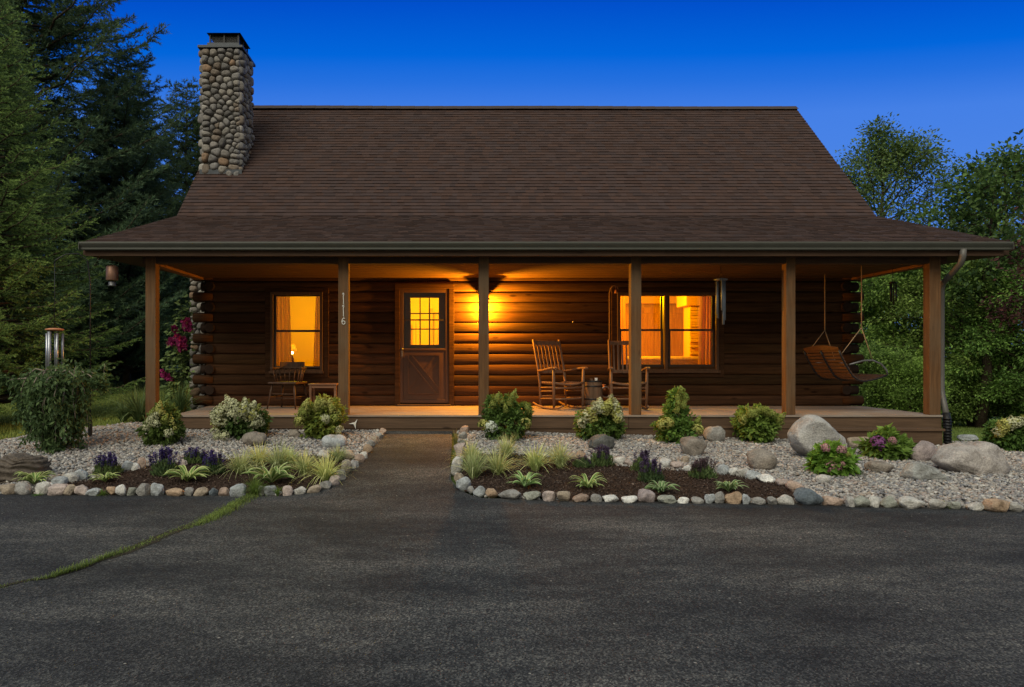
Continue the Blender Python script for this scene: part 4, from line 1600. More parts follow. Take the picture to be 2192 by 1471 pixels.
cl1 = P(117, 706, 9.6)
chime('wind_chime', cl1, 'large wind chime with orange top hanging above the weeping tree',
      [(-.085, -.03, -.05, .56, .019), (-.02, -.09, -.03, .62, .023), (.06, -.05, -.05, .56, .018), (.085, .04, -.05, .56, .016), (-.03, .08, -.05, .6, .017)], .115, M['chime_tube'], .9, M['terracotta'])
# iron crook that carries it
t = thing('garden_crook', (cl1.x + .35, cl1.y + .25, float(ground(cl1.x + .35, cl1.y + .25)) - .05), 'thin dark iron crook behind the weeping tree carrying the large wind chime', 'crook')
zt = cl1.z + .9 - t.location.z
MB().tube([(0, 0, 0), (0, 0, zt * .9), (-.03, -.02, zt + .06), (-.12, -.08, zt + .14), (-.24, -.17, zt + .12), (-.33, -.24, zt + .04), (-.355, -.255, zt)], .009, 6).build('pole', M['black_metal'], t)
MB().box(-.02, .02, -.02, .02, -.1, .3).build('ground_spike', M['black_metal'], t)

c_ = P(1543, 599, 10.9)
chime('wind_chime', c_, 'steel-blue wind chime hanging from the porch ceiling before the twin window',
      [(-.068, -.03, -.03, .50, .018), (-.01, -.08, -.01, .46, .017), (.02, -.05, -.02, .66, .019), (.07, .03, -.01, .60, .017), (-.02, .07, -.03, .55, .017)], .10, M['steel_blue'], 2.765 - c_.z)
c_ = P(1911, 606, 11.2)
chime('wind_chime', c_, 'small black wind chime hanging near the right end post',
      [(-.045, -.02, -.01, .27, .010), (-.012, -.045, -.01, .34, .010), (.045, -.01, -.01, .28, .011), (.01, .045, -.01, .28, .010)], .055, M['black_metal'], 2.765 - c_.z)

# copper topped bird feeder under the eave
c_ = P(240, 590, 10.35)
c_.z += .03
t = thing('bird_feeder', c_, 'copper and clear plastic bird feeder hanging under the left eave', 'bird feeder')
MB().lathe([(.080, -.10), (.083, -.095), (.083, .09), (.07, .105), (.01, .12)], n=20).build('sleeve', plain('copper_sheet', (.24, .13, .09), .45, .5), t)
MB().lathe([(.03, -.11), (.045, -.12), (.052, -.14), (.045, -.165), (.058, -.17), (.058, -.18), (.02, -.185)], n=16).build('seed_cup', M['gray_metal'], t)
MB().tube([(0, 0, .12), (0, 0, 2.81 - c_.z)], .004, 5).build('hook', M['black_metal'], t)

# small white ornament on the deck skirt and a hook on the log wall
c_ = P(757, 908, 10.365)
t = thing('bird_ornament', c_, 'small white metal bird ornament on the deck board beside the walk', 'ornament')
MB().add([(-.075, 0, .005), (.02, -.012, .03), (.055, 0, .075), (.035, -.01, .01), (.03, 0, -.075), (.0, -.012, .0),
          (.015, .012, .01)], [(0, 5, 1), (1, 3, 2), (3, 4, 5), (1, 5, 3), (0, 1, 6), (1, 2, 6), (2, 3, 6), (3, 4, 6), (4, 5, 6), (5, 0, 6)]).build('wings', M['white_metal'], t)
MB().tube([(.015, .012, .01), (.015, .016, .01)], .012, 8).build('pin', M['gray_metal'], t)
c_ = P(1226, 690, 12.42)
t = thing('wall_hook', (c_.x, 12.45, c_.z), 'small pale hook screwed to the log wall above the rocking chair', 'hook')
MB().lathe([(.012, 0), (.012, .006), (.004, .01)], n=10).build('plate', M['black_metal'], t)
MB().tube([(0, 0, 0), (0, -.03, 0), (0, -.035, .015)], .006, 6).build('peg', M['white_metal'], t)

# ------------------------------------------------------------------ the porch swing
so_ = P(1803, 813, 11.3)
t = thing('porch_swing', (so_.x, 11.35, so_.z), 'curved slatted wooden swing hanging from ropes at the right end', 'swing')
wv = Vector((.03, -1, 0)).normalized()
fv = Vector((1, .03, 0)).normalized()


def S_(u, f_, z):
    p = wv * u + fv * f_ + Vector((0, 0, z))
    return (p.x, p.y, p.z)


prof_s = [(-.31, .46), (-.275, .385), (-.235, .305), (-.19, .225), (-.14, .14), (-.085, .065), (-.01, .015), (.08, -.005), (.18, .01), (.28, .035), (.36, .06), (.43, .085)]
hw = .5


def along(tt):
    x = tt * (len(prof_s) - 1)
    i = min(int(x), len(prof_s) - 2)
    f_ = x - i
    return (prof_s[i][0] * (1 - f_) + prof_s[i + 1][0] * f_, prof_s[i][1] * (1 - f_) + prof_s[i + 1][1] * f_)


mb = MB()
for i in range(17):
    a, b_ = along(i / 17 + .004), along((i + .70) / 17)
    d_ = Vector((b_[0] - a[0], b_[1] - a[1])).normalized()
    n_ = (-d_.y * .011, d_.x * .011)
    q = [S_(-hw, a[0], a[1]), S_(hw, a[0], a[1]), S_(hw, b_[0], b_[1]), S_(-hw, b_[0], b_[1])]
    q2 = [S_(-hw, a[0] + n_[0], a[1] + n_[1]), S_(hw, a[0] + n_[0], a[1] + n_[1]), S_(hw, b_[0] + n_[0], b_[1] + n_[1]), S_(-hw, b_[0] + n_[0], b_[1] + n_[1])]
    mb.add(q + q2, [(0, 1, 2, 3), (7, 6, 5, 4), (0, 4, 5, 1), (1, 5, 6, 2), (2, 6, 7, 3), (3, 7, 4, 0)])
mb.build('slats', M['swing_wood'], t)
crown = []
mb = MB()
for i in range(11):
    u = -hw + 2 * hw * i / 10
    crown.append((u, .50 + .04 * math.cos((i - 5) / 5 * math.pi / 2)))
vs, fs = [], []
for (u, z) in crown:
    vs += [S_(u, -.313, .46), S_(u, -.333, z), S_(u, -.318, z), S_(u, -.298, .465)]
for i in range(10):
    for k_ in range(4):
        k2 = (k_ + 1) % 4
        fs.append((i * 4 + k_, i * 4 + k2, (i + 1) * 4 + k2, (i + 1) * 4 + k_))
mb.add(vs, fs)
mb.build('crest_board', M['swing_wood'], t)
for u in (-hw, 0, hw):
    mb = MB()
    mb.tube([S_(u, a - .012, b_ - .008) for a, b_ in prof_s], .013, 6)
    mb.build('frame_rib', M['black_metal'], t)
for u in (-hw, hw):
    mb = MB()
    mb.tube([S_(u, -.16, .24), S_(u, -.05, .27), S_(u, .06, .30), S_(u, .2, .305), S_(u, .33, .25), S_(u, .41, .16), S_(u, .43, .085)], .014, 8)
    mb.build('armrest', M['gray_metal'], t)
for u in (-hw, hw):
    top = Vector(S_(u, .03, 2.765 - so_.z))
    kn = Vector(S_(u, .03, .80))
    mb = MB()
    mb.tube([top, kn], .008, 6).tube([kn, S_(u, -.27, .41)], .006, 5).tube([kn, S_(u, .2, .305)], .006, 5)
    mb.build('rope', M['rope'], t)


# ------------------------------------------------------------------ rocks: each one its own thing
def ico_mesh(sub):
    v, f = ICO.copy(), ICOF.copy()
    for _ in range(sub):
        e = {}
        vl = list(map(tuple, v))
        nf = []

        def mid(a, b):
            k = (min(a, b), max(a, b))
            if k not in e:
                m_ = (np.array(vl[a]) + np.array(vl[b])) / 2
                vl.append(tuple(m_ / np.linalg.norm(m_)))
                e[k] = len(vl) - 1
            return e[k]
        for a, b, c in f:
            x, y, z = mid(a, b), mid(b, c), mid(c, a)
            nf += [(a, x, z), (b, y, x), (c, z, y), (x, y, z)]
        v, f = np.array(vl), np.array(nf)
    return v, f


IC3 = ico_mesh(3)
IC4 = ico_mesh(4)


def rock_mesh(name, wx, wy, wz, seed, facets=7, ang=.5, sub=3, layered=False):
    r_ = np.random.default_rng(seed)
    v, f = (IC3 if sub == 3 else IC4)
    v = v.copy()
    s3 = np.sign(v) * np.abs(v) ** .82
    v = s3
    for _ in range(facets):
        n_ = r_.normal(size=3)
        n_ /= np.linalg.norm(n_)
        d_ = r_.uniform(.55, .92)
        k = v @ n_ - d_
        v = v - np.where(k > 0, k, 0)[:, None] * n_ * ang
    for fr, am in ((1.6, .07), (3.4, .03), (8, .010)):
        ph_ = r_.uniform(0, 6, (3, 3))
        dirs = r_.normal(size=(3, 3)) * fr
        nn_ = sum(np.sin(v @ dirs[i] + ph_[i, 0]) for i in range(3))
        v = v * (1 + am * nn_[:, None])
    if layered:
        q = np.round(v[:, 2] * 6 + .8 * np.sin(v[:, 0] * 2)) / 6
        v = v * (1 + .10 * np.sin(v[:, 2] * 34 + 2 * v[:, 0])[:, None] * np.array([1, 1, .1]))
    lo, hi = v.min(0), v.max(0)
    v = (v - (lo + hi) / 2) / (hi - lo)
    v = v * (wx, wy, wz)
    v[:, 2] += wz / 2
    return npmesh(name, v, f, None, True)


PALC = {'grey': (.26, .25, .24), 'tan': (.36, .28, .20), 'pale': (.46, .44, .41), 'blue': (.33, .36, .39), 'orange': (.37, .24, .14), 'pink': (.40, .31, .28),
        'green': (.25, .26, .22), 'brown': (.22, .185, .155), 'mauve': (.33, .26, .26), 'slate': (.10, .13, .16), 'white': (.55, .54, .52), 'dark': (.13, .135, .13), 'terra': (.39, .265, .20)}
WORD = {'grey': 'grey', 'tan': 'tan', 'pale': 'pale grey', 'blue': 'pale blue-grey', 'orange': 'orange-tan', 'pink': 'pinkish', 'green': 'grey-green', 'brown': 'brown',
        'mauve': 'mauve', 'slate': 'dark slate-blue', 'white': 'whitish', 'dark': 'dark grey', 'terra': 'salmon-orange'}
seed_n = [100]


def rock(name, px, py, wp, hp, colr, label, cat, group=None, depth=.8, facets=7, ang=.5, sink=.22, rot=None, sub=3, layered=False):
    """a rock whose foot shows at a pixel, wp by hp photo pixels large"""
    g_ = G(px, py)
    k = g_.y / F
    wx, wz = wp * k, hp * k
    wy = wx * depth
    seed_n[0] += 1
    r_ = random.Random(seed_n[0])
    me = rock_mesh(name, wx, wy, wz / (1 - sink), seed_n[0], facets, ang, sub, layered)
    y = g_.y + wy * .40
    o = link(name, me, M['stone'])
    o.location = (px and (px - CX) * g_.y / F, y, float(ground(g_.x, g_.y)) - wz * sink * .9 + .004)
    o.rotation_euler = (0, 0, r_.uniform(-.25, .25) if rot is None else rot)
    c = np.array(PALC[colr]) * r_.uniform(.85, 1.12)
    c = c * .74 + c.mean() * .26
    o.color = (*c, 1)
    return tag(o, label, cat, group)


# edging stones, in the order they lie; (px, foot py, width, height, colour)
ED = 'rounded stones edging the driveway'
LEFT = [(12, 1061, 40, 22, 'tan'), (42, 1061, 40, 24, 'grey'), (86, 1061, 36, 26, 'pale'), (118, 1062, 42, 22, 'pink'), (147, 1062, 30, 22, 'tan'), (170, 1062, 30, 20, 'pink'), (195, 1063, 36, 14, 'blue'),
        (236, 1062, 28, 18, 'orange'), (256, 1064, 26, 24, 'white'), (280, 1063, 24, 17, 'green'), (304, 1063, 34, 25, 'grey'), (333, 1063, 28, 26, 'blue'), (371, 1064, 44, 15, 'orange'),
        (402, 1064, 24, 17, 'grey'), (427, 1064, 32, 17, 'tan'), (455, 1064, 20, 17, 'slate'), (477, 1064, 26, 17, 'terra'), (506, 1066, 37, 26, 'blue')]
LEFT2 = [(555, 1062, 24, 20, 'green'), (577, 1063, 27, 20, 'blue'), (594, 1063, 12, 11, 'white'), (614, 1063, 24, 20, 'pink'), (639, 1061, 32, 15, 'pale'), (671, 1057, 34, 16, 'tan'),
         (696, 1049, 28, 17, 'grey'), (714, 1041, 26, 20, 'pink'), (729, 1030, 24, 22, 'grey'), (741, 1017, 27, 30, 'brown'), (757, 1004, 22, 18, 'grey'), (769, 993, 22, 18, 'terra'), (777, 983, 20, 14, 'pale'),
         (786, 972, 22, 18, 'orange'), (794, 959, 20, 16, 'grey'), (803, 950, 20, 15, 'tan'), (812, 941, 18, 14, 'grey'), (818, 932, 18, 14, 'terra')]
RIGHT = [(994, 930, 22, 17, 'terra'), (991, 943, 20, 17, 'grey'), (989, 956, 18, 15, 'green'), (984, 979, 27, 28, 'pink'), (979, 1000, 25, 20, 'white'), (977, 1016, 26, 24, 'grey'), (983, 1026, 20, 12, 'pale'),
         (983, 1034, 24, 18, 'tan'), (993, 1052, 33, 28, 'blue'), (1008, 1057, 18, 14, 'grey'), (1026, 1064, 28, 20, 'blue')]
RIGHT2 = [(1053, 1067, 29, 18, 'orange'), (1093, 1072, 52, 20, 'grey'), (1140, 1073, 40, 18, 'green'), (1177, 1075, 30, 21, 'pink'), (1207, 1076, 32, 22, 'tan'), (1245, 1077, 40, 16, 'terra'),
          (1278, 1077, 26, 16, 'grey'), (1311, 1078, 36, 14, 'white'), (1350, 1079, 36, 14, 'white'), (1387, 1078, 38, 26, 'mauve'), (1430, 1080, 42, 16, 'green'), (1465, 1080, 26, 12, 'white'), (1496, 1081, 28, 13, 'grey'),
          (1523, 1080, 26, 20, 'blue'), (1542, 1080, 24, 24, 'grey'), (1573, 1081, 38, 24, 'orange'), (1600, 1082, 19, 20, 'blue'), (1626, 1083, 32, 15, 'grey'), (1656, 1083, 22, 17, 'grey'), (1687, 1083, 40, 18, 'pale')]
RIGHT3 = [(1735, 1085, 61, 33, 'slate'), (1790, 1085, 46, 18, 'terra'), (1823, 1087, 22, 22, 'grey'), (1848, 1088, 36, 22, 'green'), (1876, 1088, 26, 22, 'pale'), (1910, 1089, 36, 24, 'green'), (1958, 1091, 56, 22, 'pale'),
          (2012, 1092, 38, 20, 'pale'), (2048, 1092, 26, 16, 'green'), (2099, 1095, 42, 16, 'pale'), (2146, 1098, 58, 24, 'orange'), (2184, 1098, 30, 18, 'pale')]
ORD = ['next', 'second', 'third', 'fourth', 'fifth', 'sixth', 'seventh', 'eighth', 'ninth', 'tenth', 'eleventh', 'twelfth', 'thirteenth', 'fourteenth', 'fifteenth', 'sixteenth', 'seventeenth', 'eighteenth', 'nineteenth', 'twentieth', 'twenty-first']


def row(lst, fmt, rev=False):
    n_ = len(lst)
    for i, (px, py, w_, h_, c_) in enumerate(lst):
        k = (n_ - 1 - i) if rev else i
        rock('edging_stone', px, py, w_ * .97, h_ * .95, c_, fmt % (WORD[c_], ORD[k]), 'stone', ED, .8, 10, .75, .25)


row(LEFT, '%s edging stone, %s in line left from the grass crack', True)
row(LEFT2, '%s edging stone, %s in line right from the grass crack up the walk')
row(RIGHT, '%s edging stone, %s from the porch down the right side of the walk')
row(RIGHT2, '%s edging stone, %s from the right corner of the walk along the driveway')
row(RIGHT3, '%s edging stone, %s along the gravel starting at the slate-blue one')

INN = 'stones between gravel and bark mulch'
for a in [(100, 1051, 22, 14, 'white', 'whitish stone behind the faded hosta at the far left of the mulch'), (122, 1044, 34, 20, 'blue', 'flat pale blue stone between the layered boulder and the mulch'),
          (146, 1038, 36, 22, 'pale', 'pale grey stone right of the flat blue stone at the mulch edge'), (168, 1030, 32, 22, 'blue', 'pale blue stone nearest the first purple salvia on its left'),
          (270, 1010, 30, 20, 'blue', 'pale blue stone just right of the leftmost salvia'), (287, 1010, 20, 17, 'white', 'whitish stone between the blue and pink stones near the salvia'),
          (300, 1007, 20, 24, 'terra', 'upright salmon-pink stone left of the purple salvias'), (391, 1001, 18, 16, 'pink', 'pinkish stone between the two large purple salvias'),
          (557, 985, 34, 22, 'grey', 'grey stone half hidden behind the pale grasses'), (690, 982, 30, 16, 'pale', 'pale grey stone behind the right end of the grasses'), (746, 986, 28, 19, 'tan', 'tan stone in the gravel just left of the walk edging'),
          (1225, 986, 28, 14, 'tan', 'tan stone right of the last grass clump'), (1246, 988, 25, 19, 'orange', 'orange-brown stone right of the last grass clump'), (1329, 996, 28, 15, 'pale', 'pale flat stone behind the middle salvia'),
          (1347, 998, 20, 12, 'pink', 'small pinkish stone between the two right salvias'), (1427, 1004, 27, 18, 'white', 'whitish stone right of the large dark salvia'), (1452, 1005, 30, 13, 'pink', 'pinkish flat stone below the brown boulder'),
          (1469, 993, 18, 14, 'tan', 'little tan stone touching the brown boulder'), (1473, 1011, 17, 13, 'white', 'small whitish stone left of the brownish salvia'), (1550, 1020, 26, 21, 'blue', 'round pale blue stone right of the brownish salvia'),
          (1574, 1022, 24, 17, 'white', 'whitish stone near the right end of the mulch'), (1592, 1024, 28, 18, 'pale', 'pale grey stone near the right end of the mulch'), (1616, 1030, 38, 20, 'blue', 'long bluish stone along the upper right mulch edge'),
          (1645, 1036, 40, 17, 'white', 'whitish slab along the upper right mulch edge'), (1680, 1045, 32, 17, 'pink', 'pinkish stone near the right tip of the mulch'), (1706, 1055, 38, 22, 'terra', 'salmon-coloured stone at the right tip of the mulch')]:
    rock('border_stone', a[0], a[1], a[2], a[3], a[4], a[5], 'stone', INN, .75, 10, .75, .22)

BO = 'boulders set in the gravel'
for a in [(540, 957, 54, 30, 'brown', 'squat brown boulder in front of the white hydrangea', .7, 9, .6), (628, 938, 30, 17, 'brown', 'brown block of stone against the deck skirt', .7, 8, .7),
          (713, 962, 54, 27, 'blue', 'smooth blue-grey domed boulder beside the yellow hydrangea', .8, 4, .3), (1291, 966, 54, 32, 'dark', 'dark grey boulder in front of the cream hydrangea', .8, 8, .5),
          (1490, 979, 55, 39, 'brown', 'brown angular boulder right of the tall shrub', .8, 8, .6), (1534, 948, 44, 33, 'grey', 'rounded grey boulder close to the deck', .85, 5, .4),
          (1640, 1009, 64, 43, 'brown', 'olive-brown rounded boulder left of the largest boulder', .85, 6, .5), (1852, 965, 62, 27, 'tan', 'low tan boulder by the purple flower', .6, 5, .5),
          (1986, 990, 54, 42, 'mauve', 'mauve angular boulder between pink plant and the long boulder', .7, 9, .8), (1893, 1015, 56, 24, 'brown', 'flat brown stone below the purple-flowered plant', .8, 5, .4),
          (2079, 946, 42, 14, 'blue', 'low blue-grey stone at the gravel edge by the right lawn', .7, 4, .3),
          (1769, 1039, 32, 19, 'pale', 'small pale stone in front of the pink-flowered plant', .8, 6, .4)]:
    rock('boulder', a[0], a[1], a[2], a[3], a[4], a[5], 'boulder', BO, a[6], a[7], a[8], .15)
# the ones whose outline is distinctive
def sil_rock(pts, py_base, depth, colr, label, seed, facets=7, ang=.6, layered=False):
    """a boulder with its own outline (photo pixels) and a real depth"""
    pts = np.array(pts, float)
    c = (pts.max(0) + pts.min(0)) / 2
    g_ = G(c[0], py_base)
    k = g_.y / F
    ang_p = np.arctan2(-(pts[:, 1] - c[1]), pts[:, 0] - c[0])
    rad = np.hypot(pts[:, 0] - c[0], pts[:, 1] - c[1]) * k
    o_ = np.argsort(ang_p)
    ang_p, rad = ang_p[o_], rad[o_]
    v, f = IC4[0].copy(), IC4[1]
    r_ = np.random.default_rng(seed)
    for _ in range(facets):
        n_ = unit_(r_.normal(size=3) * (.45, 1.5, .6))
        q = v @ n_ - r_.uniform(.6, .9)
        v = v - np.where(q > 0, q, 0)[:, None] * n_ * ang
    th = np.arctan2(v[:, 2], v[:, 0])
    rho = np.hypot(v[:, 0], v[:, 2])
    sr = np.interp(th, np.concatenate([ang_p - 2 * np.pi, ang_p, ang_p + 2 * np.pi]), np.concatenate([rad] * 3))
    rho = np.clip(rho, 0, 1) ** .72
    for fr, am in ((2.2, .05), (5, .022), (11, .010)):
        ph_ = r_.uniform(0, 6, 3)
        dirs = r_.normal(size=(3, 3)) * fr
        v = v * (1 + am * sum(np.sin(v @ dirs[i] + ph_[i]) for i in range(3)))[:, None]
    y = v[:, 1] * depth / 2
    if layered:
        rho = rho * (1 + .05 * np.sin(v[:, 2] * 30 + 3 * v[:, 0]))
        y = y * (1 + .12 * np.sin(v[:, 2] * 30 + 3 * v[:, 0]))
    V = np.stack([np.cos(th) * sr * rho, y, np.sin(th) * sr * rho], -1)
    o = link('boulder', npmesh('boulder', V, f, None, True), M['stone'])
    yy = g_.y + depth * .42
    s_ = yy / g_.y
    o.scale = (s_, 1, s_)
    o.location = P(c[0], c[1], yy)
    o.color = (*colr, 1)
    return tag(o, label, 'boulder', BO)


def unit_(v):
    return v / np.linalg.norm(v)


def z8(l): return [(1560 + x * .2883, 820 + y * .2883) for x, y in l]


sil_rock(z8([(450, 385), (480, 330), (540, 268), (585, 236), (640, 236), (690, 268), (735, 312), (790, 365), (845, 405), (852, 440), (835, 500), (760, 575), (680, 600), (560, 565), (500, 520), (465, 440)]), 990, .55, (.36, .35, .345), 'largest boulder, pale grey granite standing before the deck step', 5, 8, .7)
sil_rock(z8([(1525, 580), (1560, 530), (1590, 470), (1650, 452), (1800, 462), (1960, 452), (2000, 510), (2025, 570), (2058, 625), (2030, 670), (1960, 700), (1880, 700), (1700, 668), (1590, 630)]), 1018, .5, (.34, .31, .295), 'long pinkish-grey granite boulder at the right end of the bed', 6, 8, .7)
sil_rock(z8([(1290, 700), (1320, 640), (1350, 602), (1460, 610), (1540, 660), (1620, 715), (1560, 740), (1440, 750), (1320, 740)]), 1033, .34, (.27, .275, .27), 'sharp-edged grey slab in front of the long boulder', 7, 9, .8)
sil_rock([(-18, 1012), (0, 985), (22, 974), (55, 978), (98, 988), (102, 1008), (96, 1030), (30, 1040), (-18, 1038)], 1034, .5, (.115, .095, .08), 'dark layered slate boulder at the far left of the bed', 8, 6, .6, True)
# ------------------------------------------------------------------ foliage builders
def leafquads(c, ax, nrm, L, W, col, fold=.15):
    """one folded leaf (two triangles pairs) per row"""
    ax = ax / (np.linalg.norm(ax, axis=1)[:, None] + 1e-9)
    sd = np.cross(nrm, ax)
    sd /= (np.linalg.norm(sd, axis=1)[:, None] + 1e-9)
    up = np.cross(ax, sd)
    L = np.asarray(L).reshape(-1, 1)
    W = np.asarray(W).reshape(-1, 1)
    m_ = c + ax * L * .45
    V = np.stack([c, m_ + sd * W / 2 + up * W * fold, c + ax * L - up * L * .08, m_ - sd * W / 2 + up * W * fold], 1).reshape(-1, 3)
    n = len(c)
    f = np.array([(0, 1, 2), (0, 2, 3)])
    Fc = (f[None] + (np.arange(n) * 4)[:, None, None]).reshape(-1, 3)
    return V, Fc, np.repeat(col, 4, 0)


def needles(base, dirv, L, W, col, rng):
    n = len(base)
    s = np.cross(dirv, rng.normal(size=(n, 3)))
    s /= (np.linalg.norm(s, axis=1)[:, None] + 1e-9)
    V = np.stack([base - s * (W / 2)[:, None], base + s * (W / 2)[:, None], base + dirv * L[:, None]], 1).reshape(-1, 3)
    Fc = np.arange(n * 3).reshape(-1, 3)
    return V, Fc, np.repeat(col, 3, 0)


def unit(v):
    return v / (np.linalg.norm(v, axis=-1, keepdims=True) + 1e-9)


def merge(parts):
    V, Fl, C = [], [], []
    b = 0
    for v, f, c in parts:
        V.append(v); Fl.append(np.asarray(f) + b); C.append(c)
        b += len(v)
    return np.concatenate(V), Fl, np.concatenate(C)


def conifer(h, r, seed, whorl=.24, nb=8, droop=.45, lift=.2, twig_gap=.085, twig_len=.34, nlen=.026, nwid=.008, ndens=.011, cols=((.030, .050, .018), (.075, .11, .035)),
            z0=.06, power=.85, spread=.8, tipbright=.6, ragged=.15):
    """trunk mesh and crown mesh of a spruce or pine standing at the origin"""
    rg = np.random.default_rng(seed)
    tb = MB()
    tb.tube([(rg.normal(0, .01) * h * .1, rg.normal(0, .01) * h * .1, h * t_) for t_ in np.linspace(0, 1, 9)], [max(.012, h * .011 * (1 - t_) + .01) for t_ in np.linspace(0, 1, 9)], 10)
    B, D, LN, TC = [], [], [], []
    z = h * z0
    while z < h * .985:
        t = z / h
        Lb = r * (1 - t) ** power
        n_ = max(4, int(nb * (.7 + .5 * (1 - t))))
        a0 = rg.uniform(0, 6.28)
        for i in range(n_):
            a = a0 + 6.283 * i / n_ + rg.normal(0, .12)
            L = Lb * rg.uniform(1 - ragged * 2, 1 + ragged) + .12
            zz = z + rg.uniform(-whorl, whorl) * .5
            ss = np.linspace(0, 1, 7)
            rad = L * ss * .97
            dz = L * (lift * ss - droop * (1 - t * .9) * ss ** 1.6 + .22 * ss ** 4)
            pts = np.stack([np.cos(a) * rad, np.sin(a) * rad, zz + dz], -1)
            pts[1:, :2] += rg.normal(0, .015 * L, (6, 2))
            if L > .35:
                tb.tube(pts, [max(.003, .014 * L * (1 - s_) + .004) for s_ in ss], 4, False)
            nt_ = max(3, int(L * .8 / twig_gap))
            for s_ in np.linspace(.22, .97, nt_):
                k = min(int(s_ * 6), 5)
                f_ = s_ * 6 - k
                p = pts[k] * (1 - f_) + pts[k + 1] * f_
                d0 = unit(pts[k + 1] - pts[k])
                sd = unit(np.cross(d0, (0, 0, 1)))
                for sg in (-1, 1):
                    ln = twig_len * (1.15 - s_ * .75) * rg.uniform(.6, 1.2) * min(1, .45 + L * .5)
                    dd = unit(d0 * rg.uniform(.55, .95) + sd * sg * spread * rg.uniform(.7, 1.2) + np.array((0, 0, rg.normal(-.10, .2))))
                    B.append(p); D.append(dd); LN.append(ln); TC.append(s_)
            B.append(pts[5]); D.append(unit(pts[6] - pts[5])); LN.append(np.linalg.norm(pts[6] - pts[5]) + nlen); TC.append(1.1)
        z += whorl * rg.uniform(.8, 1.2)
    B, D, LN, TC = map(np.array, (B, D, LN, TC))
    cnt = np.maximum(4, (LN / ndens).astype(int))
    rep = np.repeat(np.arange(len(B)), cnt)
    u = rg.uniform(0, 1, len(rep))
    b = B[rep] + D[rep] * (LN[rep] * u)[:, None]
    b[:, 2] -= (u ** 2) * LN[rep] * .12
    per = unit(np.cross(D[rep], rg.normal(size=(len(rep), 3))))
    dv = unit(D[rep] * rg.uniform(.45, 1.0, (len(rep), 1)) + per * rg.uniform(.4, .9, (len(rep), 1)) + np.array((0, 0, .12)))
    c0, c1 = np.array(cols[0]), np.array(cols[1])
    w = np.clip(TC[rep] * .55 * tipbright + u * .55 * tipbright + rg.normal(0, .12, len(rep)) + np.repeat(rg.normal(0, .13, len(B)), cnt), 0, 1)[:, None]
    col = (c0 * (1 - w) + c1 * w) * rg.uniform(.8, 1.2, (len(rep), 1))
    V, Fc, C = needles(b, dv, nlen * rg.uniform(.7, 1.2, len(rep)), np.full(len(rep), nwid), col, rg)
    return tb.mesh('trunk'), npmesh('crown', V, Fc, C)


def broadleaf(h, r, seed, base=.25, limbs=26, subs=9, per=26, ll=.09, lw=.055, cols=((.028, .05, .014), (.08, .12, .03)), shape=1.0, clus=.22, trunk_r=.02, up=.5, gaps=0.0, drop=.25, flat=.7):
    """trunk-with-limbs mesh and crown mesh of a leafy tree at the origin"""
    rg = np.random.default_rng(seed)
    tb = MB()
    tz = np.linspace(0, 1, 9)
    tw = np.cumsum(rg.normal(0, .012 * h, (9, 2)), 0)
    tw[0] = 0
    tp = np.stack([tw[:, 0], tw[:, 1], tz * h * .93], -1)
    tb.tube(tp, [max(.012, h * trunk_r * (1 - .93 * t_)) for t_ in tz], 9)
    CP, CD, CW = [], [], []
    for i in range(limbs):
        t = base + (.97 - base) * ((i + rg.uniform(0, .9)) / limbs) ** .85
        k = min(int(t * 8), 7)
        p0 = tp[k] + (tp[k + 1] - tp[k]) * (t * 8 - k)
        env = math.sin(math.pi * min(1, max(.03, (t - base) / (1 - base) * .86 + .14))) ** (.6 * shape)
        L = r * env * rg.uniform(.65, 1.15)
        a = i * 2.4 + rg.normal(0, .4)
        d = np.array((math.cos(a), math.sin(a), up * rg.uniform(.5, 1.4) + .3 * t))
        d = unit(d)
        ss = np.linspace(0, 1, 6)
        pts = p0 + d * (L * ss)[:, None]
        pts[:, 2] += -.18 * L * ss ** 2 + L * .06 * np.sin(ss * 5 + a)
        pts[1:] += rg.normal(0, .03 * L, (5, 3))
        tb.tube(pts, [max(.005, h * trunk_r * .32 * (1 - t * .6) * (1 - .85 * s_)) for s_ in ss], 5, False)
        for j in range(subs):
            s_ = rg.uniform(.3, 1.0)
            kk = min(int(s_ * 5), 4)
            q0 = pts[kk] + (pts[kk + 1] - pts[kk]) * (s_ * 5 - kk)
            dd = unit(d * .7 + rg.normal(0, .6, 3) + np.array((0, 0, .2)))
            l2 = (L * .42 * (1.15 - s_ * .5) + .12) * rg.uniform(.6, 1.2)
            q1 = q0 + dd * l2
            tb.tube([q0, (q0 + q1) / 2 + rg.normal(0, .04 * l2, 3), q1], [.007, .005, .003], 3, False)
            for m_ in np.linspace(.35, 1.05, 3):
                if rg.uniform() < gaps: continue
                CP.append(q0 + dd * l2 * m_); CD.append(dd); CW.append(rg.normal(0, .27))
    CP, CD, CW = map(np.array, (CP, CD, CW))
    rep = np.repeat(np.arange(len(CP)), per)
    n = len(rep)
    off = np.clip(rg.normal(0, 1, (n, 3)), -1.5, 1.5) * clus * np.array((1, 1, flat))
    c = CP[rep] + off
    ax = unit(CD[rep] * .5 + off / clus * .45 + rg.normal(0, .45, (n, 3)) + np.array((0, 0, -drop)))
    nr = unit(rg.normal(0, .55, (n, 3)) + np.array((0, 0, 1)))
    c0, c1 = np.array(cols[0]), np.array(cols[1])
    w = np.clip(.45 + CW[rep] + rg.normal(0, .22, n), 0, 1)[:, None]
    col = (c0 * (1 - w) + c1 * w) * rg.uniform(.8, 1.2, (n, 1))
    V, Fc, C = leafquads(c, ax, nr, ll * rg.uniform(.7, 1.25, n), lw * rg.uniform(.75, 1.2, n), col)
    return tb.mesh('trunk'), npmesh('crown', V, Fc, C)


